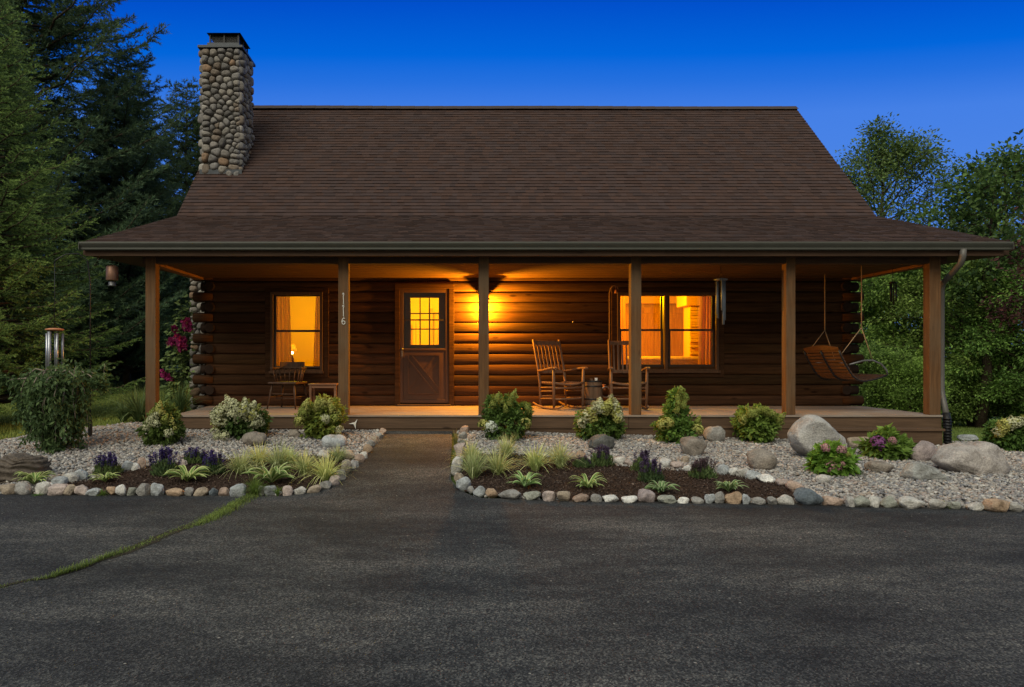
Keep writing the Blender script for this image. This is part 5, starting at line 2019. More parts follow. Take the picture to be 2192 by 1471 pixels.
def tree(name, meshes, x, y, label, cat, group, rz=0.0, s=1.0, mats=('bark', 'needle'), sz=None):
    t = thing(name, (x, y, float(ground(x, y)) - .08), label, cat, group, rz)
    t.scale = (s, s, sz or s)
    link('trunk', meshes[0], M[mats[0]], t)
    link('crown', meshes[1], M[mats[1]], t)
    return t


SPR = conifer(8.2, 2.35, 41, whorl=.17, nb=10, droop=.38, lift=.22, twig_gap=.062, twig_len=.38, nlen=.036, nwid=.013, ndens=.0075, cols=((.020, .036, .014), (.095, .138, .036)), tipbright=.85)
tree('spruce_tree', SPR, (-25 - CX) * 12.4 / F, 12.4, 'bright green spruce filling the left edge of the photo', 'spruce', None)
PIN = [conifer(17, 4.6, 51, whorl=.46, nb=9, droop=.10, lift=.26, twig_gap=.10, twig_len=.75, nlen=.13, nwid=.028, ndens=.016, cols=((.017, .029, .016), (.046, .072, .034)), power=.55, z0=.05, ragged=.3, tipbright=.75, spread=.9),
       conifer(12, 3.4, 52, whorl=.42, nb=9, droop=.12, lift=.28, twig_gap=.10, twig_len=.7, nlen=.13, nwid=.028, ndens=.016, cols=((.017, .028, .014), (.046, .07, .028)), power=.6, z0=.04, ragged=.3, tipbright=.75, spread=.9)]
PG = 'tall dark pines left of the cabin'
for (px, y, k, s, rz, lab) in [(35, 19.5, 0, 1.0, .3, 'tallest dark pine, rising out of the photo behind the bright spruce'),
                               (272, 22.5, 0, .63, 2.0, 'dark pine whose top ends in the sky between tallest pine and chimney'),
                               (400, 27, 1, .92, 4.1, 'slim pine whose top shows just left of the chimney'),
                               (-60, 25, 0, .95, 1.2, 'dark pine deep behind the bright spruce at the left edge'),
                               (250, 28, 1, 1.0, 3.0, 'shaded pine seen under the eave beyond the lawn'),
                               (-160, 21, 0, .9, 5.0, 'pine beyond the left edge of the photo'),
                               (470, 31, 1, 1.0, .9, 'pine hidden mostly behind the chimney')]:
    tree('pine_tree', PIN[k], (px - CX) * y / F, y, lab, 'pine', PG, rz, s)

# right side: tall airy trees, dense understorey, a purple-leaved tree at the edge
BL = [broadleaf(11.5, 3.3, 61, .34, 42, 12, 18, .13, .07, ((.026, .048, .016), (.085, .125, .04)), clus=.22, up=.8, gaps=.22),
      broadleaf(9.0, 2.0, 62, .05, 44, 8, 16, .10, .055, ((.03, .052, .014), (.13, .175, .042)), clus=.17, up=.45, shape=1.2, gaps=.32, flat=.45),
      broadleaf(5.5, 2.3, 63, .04, 42, 11, 24, .10, .055, ((.034, .06, .014), (.15, .21, .05)), clus=.18, up=.3, gaps=.12, flat=.4),
      broadleaf(2.4, 1.5, 64, .02, 24, 9, 18, .10, .056, ((.034, .06, .014), (.14, .21, .05)), clus=.16, up=.5)]
SHB = broadleaf(2.4, 1.5, 65, .02, 22, 9, 20, .12, .06, ((.012, .022, .009), (.03, .048, .018)), clus=.18, up=.5)
RG = 'leafy trees in the wood right of the cabin'
for (px, y, k, s, rz, lab) in [(1895, 26, 0, .93, .2, 'tall airy leafy tree rising right of the roof slope'),
                               (2098, 20.5, 1, .90, 1.0, 'leafy tree with a thin top shoot near the right edge'),
                               (2050, 27, 1, .86, 3.3, 'leafy tree behind the right end of the porch roof'),
                               (2170, 24, 1, .92, 2.1, 'loose leafy tree at the right edge behind purple leaves'),
                               (1960, 19.5, 2, .95, .5, 'bright green young tree framed by the last two porch posts'),
                               (1885, 21, 2, .9, 1.7, 'green young tree beside the right log corner'),
                               (2075, 18.5, 2, .82, 2.6, 'dark-stemmed young tree right of the downspout'),
                               (2180, 17.5, 2, .8, 3.7, 'green young tree at the far right behind the cream hydrangea'),
                               (1990, 25, 2, 1.1, 4.4, 'green tree deep in the wood behind the swing'),
                               (2130, 29, 1, 1.0, 5.1, 'tree at the back of the wood near the right edge'),
                               (1860, 29, 1, .75, .4, 'tree at the back of the wood behind the log corner'),
                               (1790, 30, 1, .8, 1.5, 'leafy tree mostly hidden behind the roof')]:
    tree('leafy_tree', BL[k], (px - CX) * y / F, y, lab, 'tree', RG, rz, s, ('bark', 'leaf'))
for (px, y, s, rz, lab) in [(1880, 17.5, .75, 0, 'low green bush behind the right end of the deck'), (1950, 16.8, .62, 1.2, 'low green bush under the black wind chime'), (2035, 18.2, .7, 2.2, 'low bush between the downspout and the dark stem'),
                            (2150, 18.8, .8, 3.1, 'low bush left of the cream hydrangea at the wood edge'), (2230, 17.5, .8, 4.0, 'low bush at the right edge of the lawn')]:
    tree('green_bush', BL[3], (px - CX) * y / F, y, lab, 'bush', 'low bushes at the edge of the right lawn', rz, s, ('bark', 'leaf'))
for (px, y, s, rz, lab) in [(150, 30, 1.5, 0, 'dark bush far back under the pines, left of the bird feeder'), (215, 31, 1.6, 1.2, 'dark bush far back under the pines, below the bird feeder'), (280, 30, 1.5, 2.2, 'dark bush far back, just left of the corner post'),
                            (345, 32, 1.6, 3.1, 'dark bush far back between corner post and hollyhock'), (60, 32, 1.7, 4.0, 'dark bush far back behind the weeping tree'), (405, 33, 1.6, 5.0, 'dark bush far back behind the hollyhock'), (-40, 31, 1.6, .6, 'dark bush far back at the left edge')]:
    tree('shade_bush', SHB, (px - CX) * y / F, y, lab, 'bush', 'bushes under the pines left of the cabin', rz, s, ('bark', 'leaf'))
# dark stem of the young tree at the right
sx_, sy_ = (2095 - CX) * 17.6 / F, 17.6
t = tree('slender_tree', broadleaf(6.8, 1.9, 66, .42, 24, 8, 11, .14, .08, ((.026, .048, .014), (.10, .15, .036)), clus=.2, trunk_r=.019, up=.5), sx_, sy_, 'slender tree with a bare dark trunk standing on the right lawn', 'tree', None, .4, 1, ('bark', 'leaf'))
PUR = broadleaf(4.6, 1.75, 67, .28, 26, 9, 26, .085, .045, ((.014, .006, .007), (.050, .020, .022)), clus=.15, up=.5, gaps=.2)
t = tree('purple_tree', PUR, (2450 - CX) * 11.8 / F, 11.8, 'dark purple-leaved tree reaching in from the right edge', 'tree', None, 2.0, 1.05, ('bark', 'leaf'))

# ------------------------------------------------------------------ the weeping tree
bx = G(112, 968)
t = thing('weeping_tree', (bx.x, bx.y + .1, bx.z - .02), 'small weeping tree with drooping branches on the left gravel', 'tree')
rg = np.random.default_rng(77)
tb = MB()
tb.tube([(0, 0, 0), (.02, .01, .4), (-.01, 0, .7), (.0, 0, .9)], [.035, .03, .028, .03], 9)
CP, CD = [], []
for i in range(62):
    a = i * 2.4 + rg.normal(0, .3)
    Rr = rg.uniform(.12, .38) if i % 6 else rg.uniform(.46, .62)
    if i >= 44:
        a, Rr = rg.uniform(3.4, 6.0), rg.uniform(.06, .36)
    topz = rg.uniform(.93, 1.06)
    bot = max(.04, (Rr - .18) * 2.2 + rg.uniform(-.12, .25))
    pts = []
    for s in np.linspace(0, 1, 9):
        rad = Rr * min(1, math.sin(min(1, s * 1.7) * math.pi / 2)) + (.05 * (s - .6) if s > .6 else 0)
        z = .9 + (topz - .9) * math.sin(min(1, s * 2.2) * math.pi) if s < .4545 else .9 - (.9 - bot) * ((s - .4545) / .5455) ** .9
        pts.append((math.cos(a) * rad + rg.normal(0, .012), math.sin(a) * rad * .9 + rg.normal(0, .012), z))
    tb.tube(pts, [.012, .011, .010, .009, .007, .006, .005, .004, .003], 5, False)
    pts = np.array(pts)
    for s in np.linspace(.34 if i % 3 else .2, 1, 42):
        k = min(int(s * 8), 7)
        CP.append(pts[k] + (pts[k + 1] - pts[k]) * (s * 8 - k)); CD.append(unit(pts[k + 1] - pts[k]))
link('trunk', tb.mesh('trunk'), M['pale_bark'], t)
CP, CD = np.array(CP), np.array(CD)
cl_ = np.sin(CP[:, 0] * 17 + 2) * np.sin(CP[:, 2] * 13 + CP[:, 1] * 9) + np.sin(CP[:, 2] * 7 + CP[:, 0] * 23)
rep = np.repeat(np.arange(len(CP)), np.where(cl_ > .15, 5, np.where(cl_ > -.6, 2, 1)))
n = len(rep)
c = CP[rep] + rg.normal(0, .035, (n, 3))
ax = unit(CD[rep] * .4 + rg.normal(0, .6, (n, 3)) + np.array((0, 0, -.55)))
w_ = np.clip(rg.normal(.45, .25, n) + rg.normal(0, .15, len(CP))[rep], 0, 1)[:, None]
col = np.array((.022, .040, .016)) * (1 - w_) + np.array((.070, .105, .040)) * w_
V, Fc, C = leafquads(c, ax, unit(rg.normal(0, .7, (n, 3)) + np.array((0, -.4, .5))), rg.uniform(.05, .085, n), rg.uniform(.026, .042, n), col)
link('crown', npmesh('crown', V, Fc, C), M['leaf'], t)


# ------------------------------------------------------------------ hydrangeas
def head_mesh(seed, cone, cols):
    rg = np.random.default_rng(seed)
    n = 150
    v = rg.normal(size=(n, 3))
    v = unit(v)
    v = v[v[:, 2] > -.55]
    n = len(v)
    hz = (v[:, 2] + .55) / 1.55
    rad = (1 - cone * .62 * np.clip(hz, 0, 1)) * rg.uniform(.72, 1.05, n)
    c = np.stack([v[:, 0] * rad, v[:, 1] * rad, v[:, 2] * (1 + cone * .75) * rg.uniform(.85, 1.05, n)], -1)
    parts_ = []
    for k in range(2):
        ax = unit(np.cross(v, rg.normal(size=(n, 3))))
        wv_ = rg.uniform(0, 1, (n, 1))
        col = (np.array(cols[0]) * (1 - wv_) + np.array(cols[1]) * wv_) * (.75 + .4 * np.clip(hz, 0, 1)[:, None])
        L = rg.uniform(.28, .42, n)
        parts_.append(leafquads(c - ax * L[:, None] / 2, ax, unit(v + rg.normal(0, .3, v.shape)), L, L * .85, col, .05))
    V, Fl, C = merge(parts_)
    return npmesh('flower_head', V, Fl, C)


CREAM = ((.38, .40, .22), (.60, .60, .42))
YELG = ((.30, .32, .08), (.50, .49, .17))
LIME = ((.20, .25, .055), (.34, .38, .10))
PINK = ((.36, .17, .20), (.55, .33, .34))
PURP = ((.15, .045, .15), (.27, .10, .26))
WHT = ((.45, .50, .42), (.66, .70, .62))
HEADS = {}
for nm, cc_ in (('cream', CREAM), ('yellow', YELG), ('lime', LIME), ('pink', PINK), ('purple', PURP), ('white', WHT)):
    for cone in (0, 1):
        HEADS[nm, cone] = head_mesh(200 + len(HEADS), cone * .9, cc_)


def hydrangea(px, py, wp, hp, label, lobes, heads, seed, leafc=((.026, .05, .012), (.095, .145, .03)), ntop=.5, dens=1.0, lsize=1.0, cat='hydrangea', name='hydrangea_bush'):
    """lobes: (x, z, rx, rz) in fractions of width/height; heads: (x, z, radius px, colour, cone)"""
    g_ = G(px, py)
    rg = np.random.default_rng(seed)
    k = g_.y / F
    W, Hh = wp * k, hp * k
    t = thing(name, (g_.x, g_.y + W * .3, float(ground(g_.x, g_.y + W * .3))), label, cat, 'flowering shrubs along the porch')
    parts_ = []
    st = MB()
    for (lx, lz, rx, rz_) in lobes:
        c0 = np.array((lx * W, 0, lz * Hh))
        R_ = np.array((rx * W, min(rx * W, W * .42), rz_ * Hh))
        n = int(dens * 900 * (rx * rz_) / .12) + 120
        v = unit(rg.normal(size=(n, 3)))
        rr = rg.uniform(.35, 1.0, n) ** .45
        jit = 1 + .26 * np.sin(v[:, 0] * 7 + seed) * np.cos(v[:, 2] * 6 + seed * .7) + .10 * np.sin(v[:, 0] * 15 + v[:, 1] * 9 + seed)
        c = c0 + v * R_ * (rr * jit)[:, None]
        keep = c[:, 2] > .015
        c, v, rr = c[keep], v[keep], rr[keep]
        n = len(c)
        ax = unit(v * .8 + rg.normal(0, .55, (n, 3)) + np.array((0, 0, -.15)))
        nr = unit(v * .7 + np.array((0, 0, .7)) + rg.normal(0, .35, (n, 3)))
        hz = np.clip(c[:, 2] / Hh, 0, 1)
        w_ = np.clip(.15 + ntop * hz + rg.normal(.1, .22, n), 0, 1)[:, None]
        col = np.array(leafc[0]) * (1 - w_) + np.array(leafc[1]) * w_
        L = rg.uniform(.045, .085, n) * lsize
        parts_.append(leafquads(c, ax, nr, L, L * .58, col, .2))
        for _ in range(int(9 + 8 * rx)):           # loose shoots that break the outline
            dv = unit(np.array((rg.normal(0, 1), -abs(rg.normal(0, .6)), rg.uniform(.1, 1.3))))
            p0 = c0 + dv * R_ * .85
            if p0[2] < .03: continue
            ln = R_.mean() * rg.uniform(.18, .5)
            bend = np.array((dv[0] * .5, dv[1] * .5, dv[2] + .6))
            m_ = 11
            u = np.linspace(0, 1, m_)[:, None]
            pc = p0 + dv * ln * u * .6 + unit(bend) * ln * u ** 2 * .6
            aa = unit(bend + rg.normal(0, .75, (m_, 3)))
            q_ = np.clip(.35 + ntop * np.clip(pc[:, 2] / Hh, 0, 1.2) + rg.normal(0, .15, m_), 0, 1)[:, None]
            L2 = rg.uniform(.035, .065, m_) * lsize
            parts_.append(leafquads(pc, aa, unit(np.array((0, -.3, .8)) + rg.normal(0, .4, (m_, 3))), L2, L2 * .5, np.array(leafc[0]) * (1 - q_) + np.array(leafc[1]) * q_, .2))
            st.tube([tuple(p0 - dv * ln * .3), tuple(pc[5]), tuple(pc[-1])], [.004, .003, .002], 3, False)
        for _ in range(6):
            p = c[rg.integers(n)]
            st.tube([(p[0] * .15, p[1] * .15, 0), (p[0] * .7, p[1] * .7, p[2] * .6), tuple(p)], [.006, .005, .003], 4, False)
    V, Fl, C = merge(parts_)
    link('foliage', npmesh('foliage', V, Fl, C), M['leaf'], t)
    link('stems', st.mesh('stems'), M['bark'], t)
    for (hx, hz_, hr, cn, cone) in heads:
        o = link('flower_head', HEADS[cn, cone], M['petal'], t)
        d_ = -min(.40, .42 * math.sqrt(max(0, 1 - (hx / .6) ** 2))) * W * rg.uniform(.85, 1.15)
        o.location = (hx * W, d_, hz_ * Hh)
        s_ = hr * k * 1.3
        o.scale = (s_, s_, s_)
        o.rotation_euler = (rg.normal(.35, .25), hx * 1.1 + rg.normal(0, .2), rg.uniform(0, 6))
    return t


def rand_heads(n, seed, cols, r0, r1, zmin=.45, cone=.5, wid=.48):
    r_ = random.Random(seed)
    out = []
    for _ in range(n):
        a = r_.uniform(0, math.pi)
        q = r_.uniform(.75, 1.0)
        x = math.cos(a) * wid * q
        z = zmin + (1.0 - zmin) * math.sin(a) * q
        out.append((x, z, r_.uniform(r0, r1), r_.choice(cols), 1 if r_.random() < cone else 0))
    return out


hydrangea(340, 956, 84, 84, 'cream and green hydrangea at the foot of the left corner post', [(0, .35, .48, .42), (.05, .7, .3, .3)],
          [(-.2, .62, 8, 'cream', 1), (-.1, .72, 9, 'cream', 1), (.05, .96, 8, 'yellow', 1), (.12, .82, 8, 'yellow', 1), (-.02, .55, 8, 'cream', 0), (.3, .33, 8, 'cream', 0), (-.28, .45, 7, 'cream', 0), (.33, .6, 7, 'yellow', 1), (-.12, .85, 6, 'lime', 1), (.2, .66, 7, 'lime', 1), (.0, .78, 7, 'cream', 1), (.42, .42, 6, 'yellow', 0)], 301, ((.03, .05, .012), (.085, .115, .026)))
hydrangea(508, 943, 112, 76, 'rounded hydrangea covered in creamy white flower heads', [(0, .45, .42, .45), (-.25, .4, .2, .35), (.3, .4, .2, .35)],
          rand_heads(20, 5, ['cream', 'cream', 'cream', 'yellow'], 8.5, 12, .45, .6) + [(-.42, .2, 9, 'cream', 0), (-.38, .08, 8, 'cream', 0), (-.2, .12, 9, 'cream', 0), (.05, .55, 9, 'cream', 0), (-.25, .45, 9, 'cream', 0), (.33, .42, 10, 'cream', 0), (.42, .42, 9, 'cream', 0), (0, .85, 12, 'cream', 1), (-.1, 1.0, 10, 'cream', 1), (.15, .75, 12, 'cream', 0), (-.02, .72, 11, 'cream', 0), (.24, .62, 10, 'cream', 0)], 302, ((.018, .036, .010), (.05, .085, .024)))
hydrangea(684, 944, 98, 82, 'yellow-green hydrangea in front of the numbered post', [(0, .42, .45, .46), (.1, .72, .34, .3)],
          rand_heads(26, 6, ['yellow', 'yellow', 'lime'], 6.5, 9.5, .42, .8) + [(.14, .55, 9, 'cream', 0), (.44, .25, 8, 'cream', 0), (-.45, .5, 8, 'yellow', 0), (-.3, .9, 8, 'yellow', 1)], 303, ((.035, .06, .012), (.13, .15, .028)), .6)
hydrangea(1084, 946, 108, 92, 'leafy green hydrangea with tall shoots just right of the walk', [(0, .35, .44, .4), (-.2, .68, .2, .34), (.08, .72, .14, .3), (.38, .62, .13, .22)],
          [(-.2, .98, 8, 'lime', 1), (-.1, .9, 7, 'lime', 1), (.12, 1.04, 8, 'lime', 1), (.06, .9, 7, 'lime', 1), (-.28, .86, 7, 'lime', 1), (.42, .78, 7, 'lime', 1), (-.45, .36, 10, 'yellow', 0), (-.3, .33, 11, 'white', 0), (.38, .4, 10, 'yellow', 0), (.46, .68, 6, 'lime', 1), (-.02, .74, 6, 'lime', 1)], 304)
hydrangea(1287, 946, 98, 78, 'hydrangea with cream clusters in front of the barrel', [(-.05, .4, .42, .42), (.22, .62, .22, .3), (.36, .32, .18, .25)],
          rand_heads(16, 8, ['yellow', 'cream', 'yellow'], 8, 11, .55, .35, .42) + [(-.4, .5, 10, 'cream', 0), (-.32, .68, 11, 'cream', 0), (.2, 1.0, 11, 'cream', 1), (.32, .92, 11, 'cream', 1), (.05, .88, 10, 'yellow', 1), (-.2, .6, 9, 'yellow', 0)], 305)
hydrangea(1455, 952, 92, 112, 'tall pointed green shrub before the right half of the porch', [(0, .22, .46, .27), (.0, .5, .24, .3), (.02, .82, .16, .2)],
          [(0, 1.0, 8, 'lime', 1), (-.07, .9, 7, 'lime', 1), (.09, .88, 7, 'lime', 1), (.04, .76, 7, 'lime', 1), (-.4, .36, 11, 'yellow', 0), (-.3, .40, 10, 'yellow', 0), (.4, .28, 10, 'yellow', 0), (-.1, .65, 6, 'lime', 1), (.42, .42, 7, 'lime', 1), (-.08, .78, 6, 'lime', 1)], 306, dens=1.2)
hydrangea(1631, 951, 92, 74, 'round green hydrangea left of the largest boulder', [(0, .42, .46, .46), (-.1, .72, .34, .26)],
          rand_heads(16, 9, ['lime', 'yellow', 'lime'], 6, 8.5, .6, .8), 307, dens=1.2)
hydrangea(2175, 965, 84, 66, 'cream hydrangea at the far right edge of the bed', [(0, .45, .46, .46)],
          rand_heads(16, 10, ['cream', 'yellow', 'yellow'], 8, 11, .5, .3), 308, ((.02, .045, .01), (.06, .10, .024)))
hydrangea(1796, 1020, 84, 62, 'pink lacecap plant with broad leaves in front of the largest boulder', [(0, .35, .5, .36), (-.05, .62, .3, .3)],
          [(-.36, .95, 8, 'pink', 0), (-.02, .9, 8, 'pink', 0), (-.22, .30, 11, 'pink', 0), (-.1, .26, 8, 'pink', 0), (-.12, .58, 6, 'yellow', 0), (.0, .42, 5, 'pink', 0), (.18, .72, 6, 'lime', 0)], 309, ((.03, .07, .014), (.09, .165, .03)), dens=.55, lsize=1.5, cat='shrub', name='lacecap_plant')
hydrangea(1914, 986, 92, 58, 'broad-leaved plant with purple bloom in front of the porch step', [(0, .35, .5, .38), (0, .75, .16, .3)],
          [(-.38, .62, 13, 'purple', 0), (-.12, .72, 7, 'pink', 0)], 310, ((.03, .06, .014), (.085, .14, .03)), dens=.5, lsize=1.5, cat='shrub', name='lacecap_plant')


# ------------------------------------------------------------------ hostas, salvias, grasses
def hosta(px, py, wp, label, seed, hp=None, pale=False):
    g_ = G(px, py)
    k = g_.y / F
    rg = np.random.default_rng(seed)
    W = wp * k / 2
    t = thing('hosta_plant', (g_.x, g_.y + W * .5, float(ground(g_.x, g_.y + W * .5)) + .005), label, 'hosta', 'variegated hostas along the driveway')
    V, Fq, C = [], [], []
    n = int(rg.integers(24, 32))
    for i in range(n):
        a = i * 2.4 + rg.normal(0, .25)
        L = W * rg.uniform(.8, 1.2) * 1.3
        rise = rg.uniform(.55, 1.35)
        wd = W * rg.uniform(.17, .25)
        tw = rg.normal(0, .25)
        b0 = len(V)
        ns = 8
        for s in range(ns + 1):
            u = s / ns
            rad = L * (u ** 1.05) * (1 - .12 * rise)
            z = L * (rise * 1.1 * u - rise * .75 * u ** 2.4) + .01
            wl = wd * (math.sin(math.pi * min(1, u ** .8 * .97 + .03)) ** .75) + .002
            cx_, cy_ = math.cos(a) * rad, math.sin(a) * rad
            sx, sy = -math.sin(a), math.cos(a)
            for j, (o_, lift) in enumerate(((-1, .16), (-.55, .05), (0, -.03), (.55, .05), (1, .16))):
                V.append((cx_ + sx * wl / 2 * o_, cy_ + sy * wl / 2 * o_, z + wl * lift + wl * .5 * o_ * tw))
                br = rg.uniform(.9, 1.1)
                if abs(o_) == 1:
                    C.append((.30 * br, .32 * br, .20 * br))
                elif abs(o_) > .5:
                    C.append((.10 * br, .15 * br, .05 * br))
                else:
                    C.append((.035 * br, .075 * br, .02 * br))
        for s in range(ns):
            for j in range(4):
                q = b0 + s * 5 + j
                Fq.append((q, q + 1, q + 6, q + 5))
    link('foliage', npmesh('foliage', np.array(V), np.array(Fq), np.array(C), True), M['leaf'], t)
    return t


for i, a in enumerate([(63, 1047, 68, 'small faded hosta beside the layered boulder'), (219, 1040, 54, 'small hosta in front of the leftmost salvia'), (394, 1041, 80, 'hosta in front of the big purple salvias'),
                       (574, 1047, 104, 'widest hosta, in front of the left grasses'), (1126, 1053, 70, 'leftmost hosta right of the walk'), (1262, 1055, 70, 'hosta below the middle salvia'),
                       (1420, 1064, 58, 'hosta in front of the large dark salvia'), (1566, 1062, 62, 'hosta nearest the right end of the mulch')]):
    hosta(a[0], a[1], a[2], a[3], 400 + i)


def spike_mesh(seed, cols):
    rg = np.random.default_rng(seed)
    n = 70
    u = rg.uniform(0, 1, n)
    a = rg.uniform(0, 6.28, n)
    rad = .055 * (1 - u * .75)
    c = np.stack([np.cos(a) * rad * .4, np.sin(a) * rad * .4, .12 + .88 * u], -1)
    ax = np.stack([np.cos(a), np.sin(a), rg.uniform(.2, 1.0, n)], -1)
    w_ = rg.uniform(0, 1, (n, 1))
    col = np.array(cols[0]) * (1 - w_) + np.array(cols[1]) * w_
    parts_ = [leafquads(c, ax, unit(rg.normal(size=(n, 3))), np.full(n, .085), np.full(n, .06), col, .1)]
    st = MB()
    st.col = (.05, .05, .03)
    st.tube([(0, 0, -.6), (0, 0, .9)], [.010, .006], 4)
    parts_.append((np.array(st.v), np.array([f for f in st.f if len(f) == 4]), np.array(st.c)))
    V, Fl, C = merge(parts_)
    return npmesh('flower_spike', V, Fl, C)


SPK = {'purple': [spike_mesh(500 + i, ((.035, .022, .11), (.075, .05, .21))) for i in range(3)],
       'dull': [spike_mesh(510 + i, ((.06, .04, .09), (.11, .075, .15))) for i in range(3)],
       'brown': [spike_mesh(520 + i, ((.09, .06, .07), (.13, .09, .11))) for i in range(3)]}


def salvia(px, py, wp, hp, label, seed, kind='purple', n=18):
    g_ = G(px, py)
    k = g_.y / F
    W, Hh = wp * k, hp * k
    rg = np.random.default_rng(seed)
    t = thing('salvia_plant', (g_.x, g_.y + W * .3, float(ground(g_.x, g_.y + W * .3)) + .005), label, 'salvia', 'salvias in the planting beds')
    nl = 900
    v = unit(rg.normal(size=(nl, 3)))
    v[:, 2] = np.abs(v[:, 2])
    c = v * np.array((W * .46, W * .36, Hh * .55)) * (rg.uniform(.2, 1, (nl, 1)) ** .5)
    ax = unit(v * .5 + np.array((0, 0, .9)) + rg.normal(0, .3, (nl, 3)))
    w_ = rg.uniform(0, 1, (nl, 1))
    col = np.array((.025, .045, .018)) * (1 - w_) + np.array((.075, .105, .042)) * w_
    L = rg.uniform(.03, .06, nl)
    V, Fc, C = leafquads(c, ax, unit(v + rg.normal(0, .4, v.shape)), L, L * .3, col)
    link('foliage', npmesh('foliage', V, Fc, C), M['leaf'], t)
    for i in range(n):
        a = rg.uniform(0, 6.28)
        q = math.sqrt(rg.uniform(0, 1))
        x, y = math.cos(a) * q * W * .45, math.sin(a) * q * W * .33
        o = link('flower_spike', SPK[kind][i % 3], M['petal'], t)
        hgt = Hh * rg.uniform(.42, .58) * (1.05 - .3 * q * q)
        o.location = (x, y, Hh * .42 * (1.05 - .35 * q * q))
        o.scale = (.24, .24, hgt)
        o.rotation_euler = (rg.normal(0, .08) - y / W * .3, x / W * .45 + rg.normal(0, .06), rg.uniform(0, 6))
    return t


for i, a in enumerate([(222, 1022, 64, 50, 'leftmost purple salvia, beside the pale blue stones', 'purple', 20), (346, 1026, 66, 62, 'large deep purple salvia behind a hosta', 'purple', 26),
                       (412, 998, 58, 38, 'purple salvia furthest back, left of the pale grasses', 'purple', 18), (452, 1022, 52, 56, 'purple salvia touching the left of the pale grasses', 'purple', 18),
                       (1291, 1003, 56, 50, 'purple salvia in front of the dark grey boulder', 'dull', 18), (1252, 1006, 46, 28, 'low faded salvia beside the last pale grass clump', 'dull', 10),
                       (1378, 1014, 46, 48, 'back half of the dark salvia pair right of the grasses', 'dull', 18), (1398, 1038, 56, 58, 'front half of the dark salvia pair, above a hosta', 'dull', 20),
                       (1510, 1030, 62, 48, 'brownish fading salvia below the brown boulder', 'brown', 24)]):
    salvia(a[0], a[1], a[2], a[3], a[4], 430 + i, a[5], a[6])


def grass_clump(px, py, wp, hp, label, seed, name='ornamental_grass', grp='pale striped grasses beside the walk', cols=((.13, .155, .055), (.50, .49, .27)), n=210, wid=.008, cat='grass plant'):
    g_ = G(px, py)
    k = g_.y / F
    W, Hh = wp * k, hp * k
    rg = np.random.default_rng(seed)
    t_o = (g_.x, g_.y + .04, float(ground(g_.x, g_.y + .04)))
    az = rg.uniform(0, 6.28, n)
    rr = np.sqrt(rg.uniform(0, 1, n)) * W * .10
    base = np.stack([np.cos(az) * rr, np.sin(az) * rr, np.zeros(n)], -1)
    L = Hh * rg.uniform(.75, 1.25, n)
    lean = np.clip(rg.beta(1.5, 1.6, n) * (W * .72) / Hh * 1.5, .05, 1.15)
    w_ = rg.uniform(0, 1, (n, 1))
    cb = np.array(cols[0]) * rg.uniform(.7, 1.2, (n, 1))
    ct = (np.array(cols[1]) * w_ + np.array(cols[0]) * 1.3 * (1 - w_)) * rg.uniform(.85, 1.15, (n, 1))
    V, Fc, C = blades(base, az, L, lean, np.full(n, wid) * rg.uniform(.7, 1.3, n), cb, ct, 5, rg.uniform(.25, .85, n), az + np.pi / 2 + rg.normal(0, .6, n))
    t = thing(name, t_o, label, cat, grp)
    link('blades', npmesh('blades', V, Fc, C), M['leaf'], t)
    return t


for i, a in enumerate([(512, 1018, 78, 58, 'striped grass clump nearest the purple salvias'), (552, 1000, 64, 54, 'striped grass clump second from the purple salvias, at the back'), (594, 1010, 74, 66, 'tallest striped grass clump behind the widest hosta'),
                       (618, 998, 56, 44, 'striped grass clump at the back, left of the single upright one'), (649, 1020, 60, 56, 'upright striped grass clump right of the widest hosta'), (696, 1034, 84, 62, 'striped grass clump nearest the walk edging on the left'),
                       (722, 992, 44, 40, 'small striped grass clump by the smooth domed boulder'),
                       (1014, 1028, 66, 70, 'front striped grass clump right beside the walk'), (1008, 992, 56, 46, 'back striped grass clump right beside the walk'), (1066, 1020, 84, 62, 'broad drooping striped grass clump second from the walk'),
                       (1086, 984, 60, 52, 'striped grass clump at the foot of the leafy green hydrangea'), (1146, 1012, 68, 62, 'full striped grass clump in the middle of the right row'), (1199, 1006, 58, 60, 'last striped grass clump of the right row, near the tan stones')]):
    grass_clump(a[0], a[1], a[2], a[3], a[4], 460 + i)
GRN = ((.04, .065, .018), (.10, .14, .045))
grass_clump(296, 903, 100, 78, 'arching green daylily clump left of the corner post', 480, 'daylily_plant', 'daylilies at the left end of the porch', ((.035, .055, .018), (.13, .16, .065)), 150, .022, 'daylily')
grass_clump(262, 905, 60, 52, 'smaller green daylily clump at the lawn edge', 481, 'daylily_plant', 'daylilies at the left end of the porch', ((.035, .055, .018), (.12, .15, .06)), 90, .02, 'daylily')
grass_clump(384, 893, 70, 72, 'upright green iris leaves between corner post and log corner', 482, 'iris_plant', None, ((.035, .055, .02), (.09, .13, .055)), 130, .02, 'iris')
TU = 'grass tufts among the edging stones'
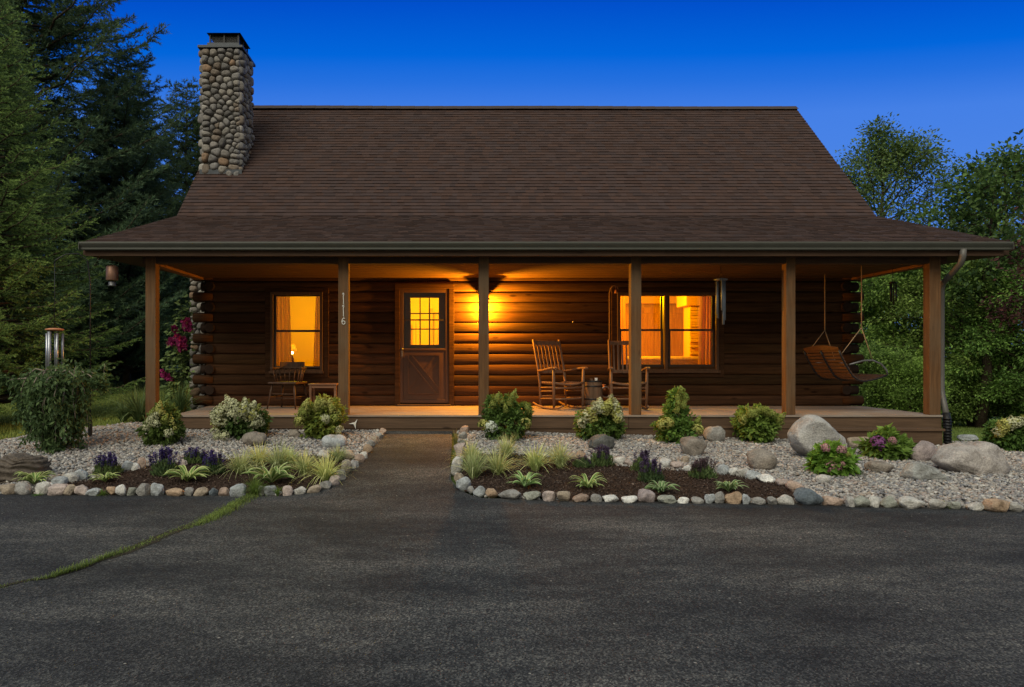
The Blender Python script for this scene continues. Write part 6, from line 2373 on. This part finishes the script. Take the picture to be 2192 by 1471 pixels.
for i, a in enumerate([(545, 1064, 52, 44, 'largest grass tuft, where the crack meets the edging'), (592, 1066, 16, 22, 'small upright grass tuft just right of the crack'), (215, 1064, 22, 16, 'grass tuft left of the orange-tan edging stone'),
                       (75, 1064, 36, 10, 'low grass tuft at the left end of the edging'), (1672, 1032, 8, 8, 'tiny grass sprig at the upper mulch edge'), (2030, 1090, 26, 18, 'grass tuft near the right end of the edging'), (975, 958, 18, 34, 'yellow-green weeds at the top right of the walk'), (1100, 955, 30, 30, 'dry grass wisps in front of the leafy green hydrangea')]):
    dry = i in (6, 7)
    grass_clump(a[0], a[1], a[2], a[3], a[4], 490 + i, 'grass_tuft', TU, ((.08, .08, .025), (.24, .20, .07)) if dry else ((.035, .06, .014), (.10, .15, .04)), 260 if i == 0 else 70, .0045, 'grass tuft')

# hollyhock with magenta flowers between the post and the chimney
g_ = P(382, 880, 12.6)
x_, y_ = g_.x, 12.6
t = thing('hollyhock', (x_, y_, float(ground(x_, y_))), 'tall hollyhock with magenta flowers beside the chimney stones', 'hollyhock')
rg = np.random.default_rng(88)
st = MB()
lp = []
fl = []
for i, (dx, hgt) in enumerate(((-.12, 1.55), (0, 1.75), (.1, 1.95), (.17, 2.02), (-.22, 1.0), (.05, 1.3))):
    pts = [(dx * .4, rg.normal(0, .06), 0), (dx * .8, rg.normal(0, .06), hgt * .5), (dx + rg.normal(0, .02), rg.normal(0, .06), hgt)]
    st.tube(pts, [.011, .009, .004], 5, False)
    for u in np.linspace(.15, 1, 16):
        p = np.array(pts[0]) * (1 - u) + np.array(pts[2]) * u
        p[2] = hgt * u
        lp.append((p, u))
link('stems', st.mesh('stems'), plain('green_stem', (.05, .075, .03), .8), t)
cs, axs = [], []
for p, u in lp:
    for _ in range(5):
        a = rg.uniform(0, 6.28)
        L_ = .10 * (1.2 - u)
        cs.append(p + np.array((math.cos(a), math.sin(a), 0)) * rg.uniform(.02, .16) * (1.25 - u) + np.array((0, 0, rg.normal(0, .04))))
        axs.append((math.cos(a), math.sin(a), rg.normal(-.2, .3)))
cs, axs = np.array(cs), np.array(axs)
n = len(cs)
w_ = rg.uniform(0, 1, (n, 1))
V, Fc, C = leafquads(cs, axs, unit(rg.normal(0, .4, (n, 3)) + np.array((0, -.3, 1))), rg.uniform(.06, .13, n), rg.uniform(.05, .10, n), np.array((.035, .06, .022)) * (1 - w_) + np.array((.10, .14, .06)) * w_)
link('foliage', npmesh('foliage', V, Fc, C), M['leaf'], t)
HM = []
for kk in range(2):
    rg2 = np.random.default_rng(90 + kk)
    n = 26
    a = rg2.uniform(0, 6.28, n)
    v = np.stack([np.cos(a), np.sin(a) * .5 - .4, np.sin(a) * .9], -1)
    w_ = rg2.uniform(0, 1, (n, 1))
    V, Fc, C = leafquads(rg2.normal(0, .02, (n, 3)), unit(v), unit(np.array((0, -1, 0)) + rg2.normal(0, .3, (n, 3))), np.full(n, .065), np.full(n, .06), np.array((.16, .01, .065)) * (1 - w_) + np.array((.32, .03, .14)) * w_)
    HM.append(npmesh('flower', V, Fc, C))
for (px, py) in ((399, 688), (402, 694), (397, 700), (404, 703), (373, 705), (369, 730), (366, 733), (390, 726), (386, 733), (393, 741), (381, 722), (350, 800), (358, 806), (364, 809), (385, 745)):
    q = P(px, py, 12.5) - Vector((x_, y_, float(ground(x_, y_))))
    o = link('flower', random.choice(HM), M['petal'], t)
    o.location = q
    o.rotation_euler = (random.uniform(-.4, .4), random.uniform(0, 6), random.uniform(-.5, .5))
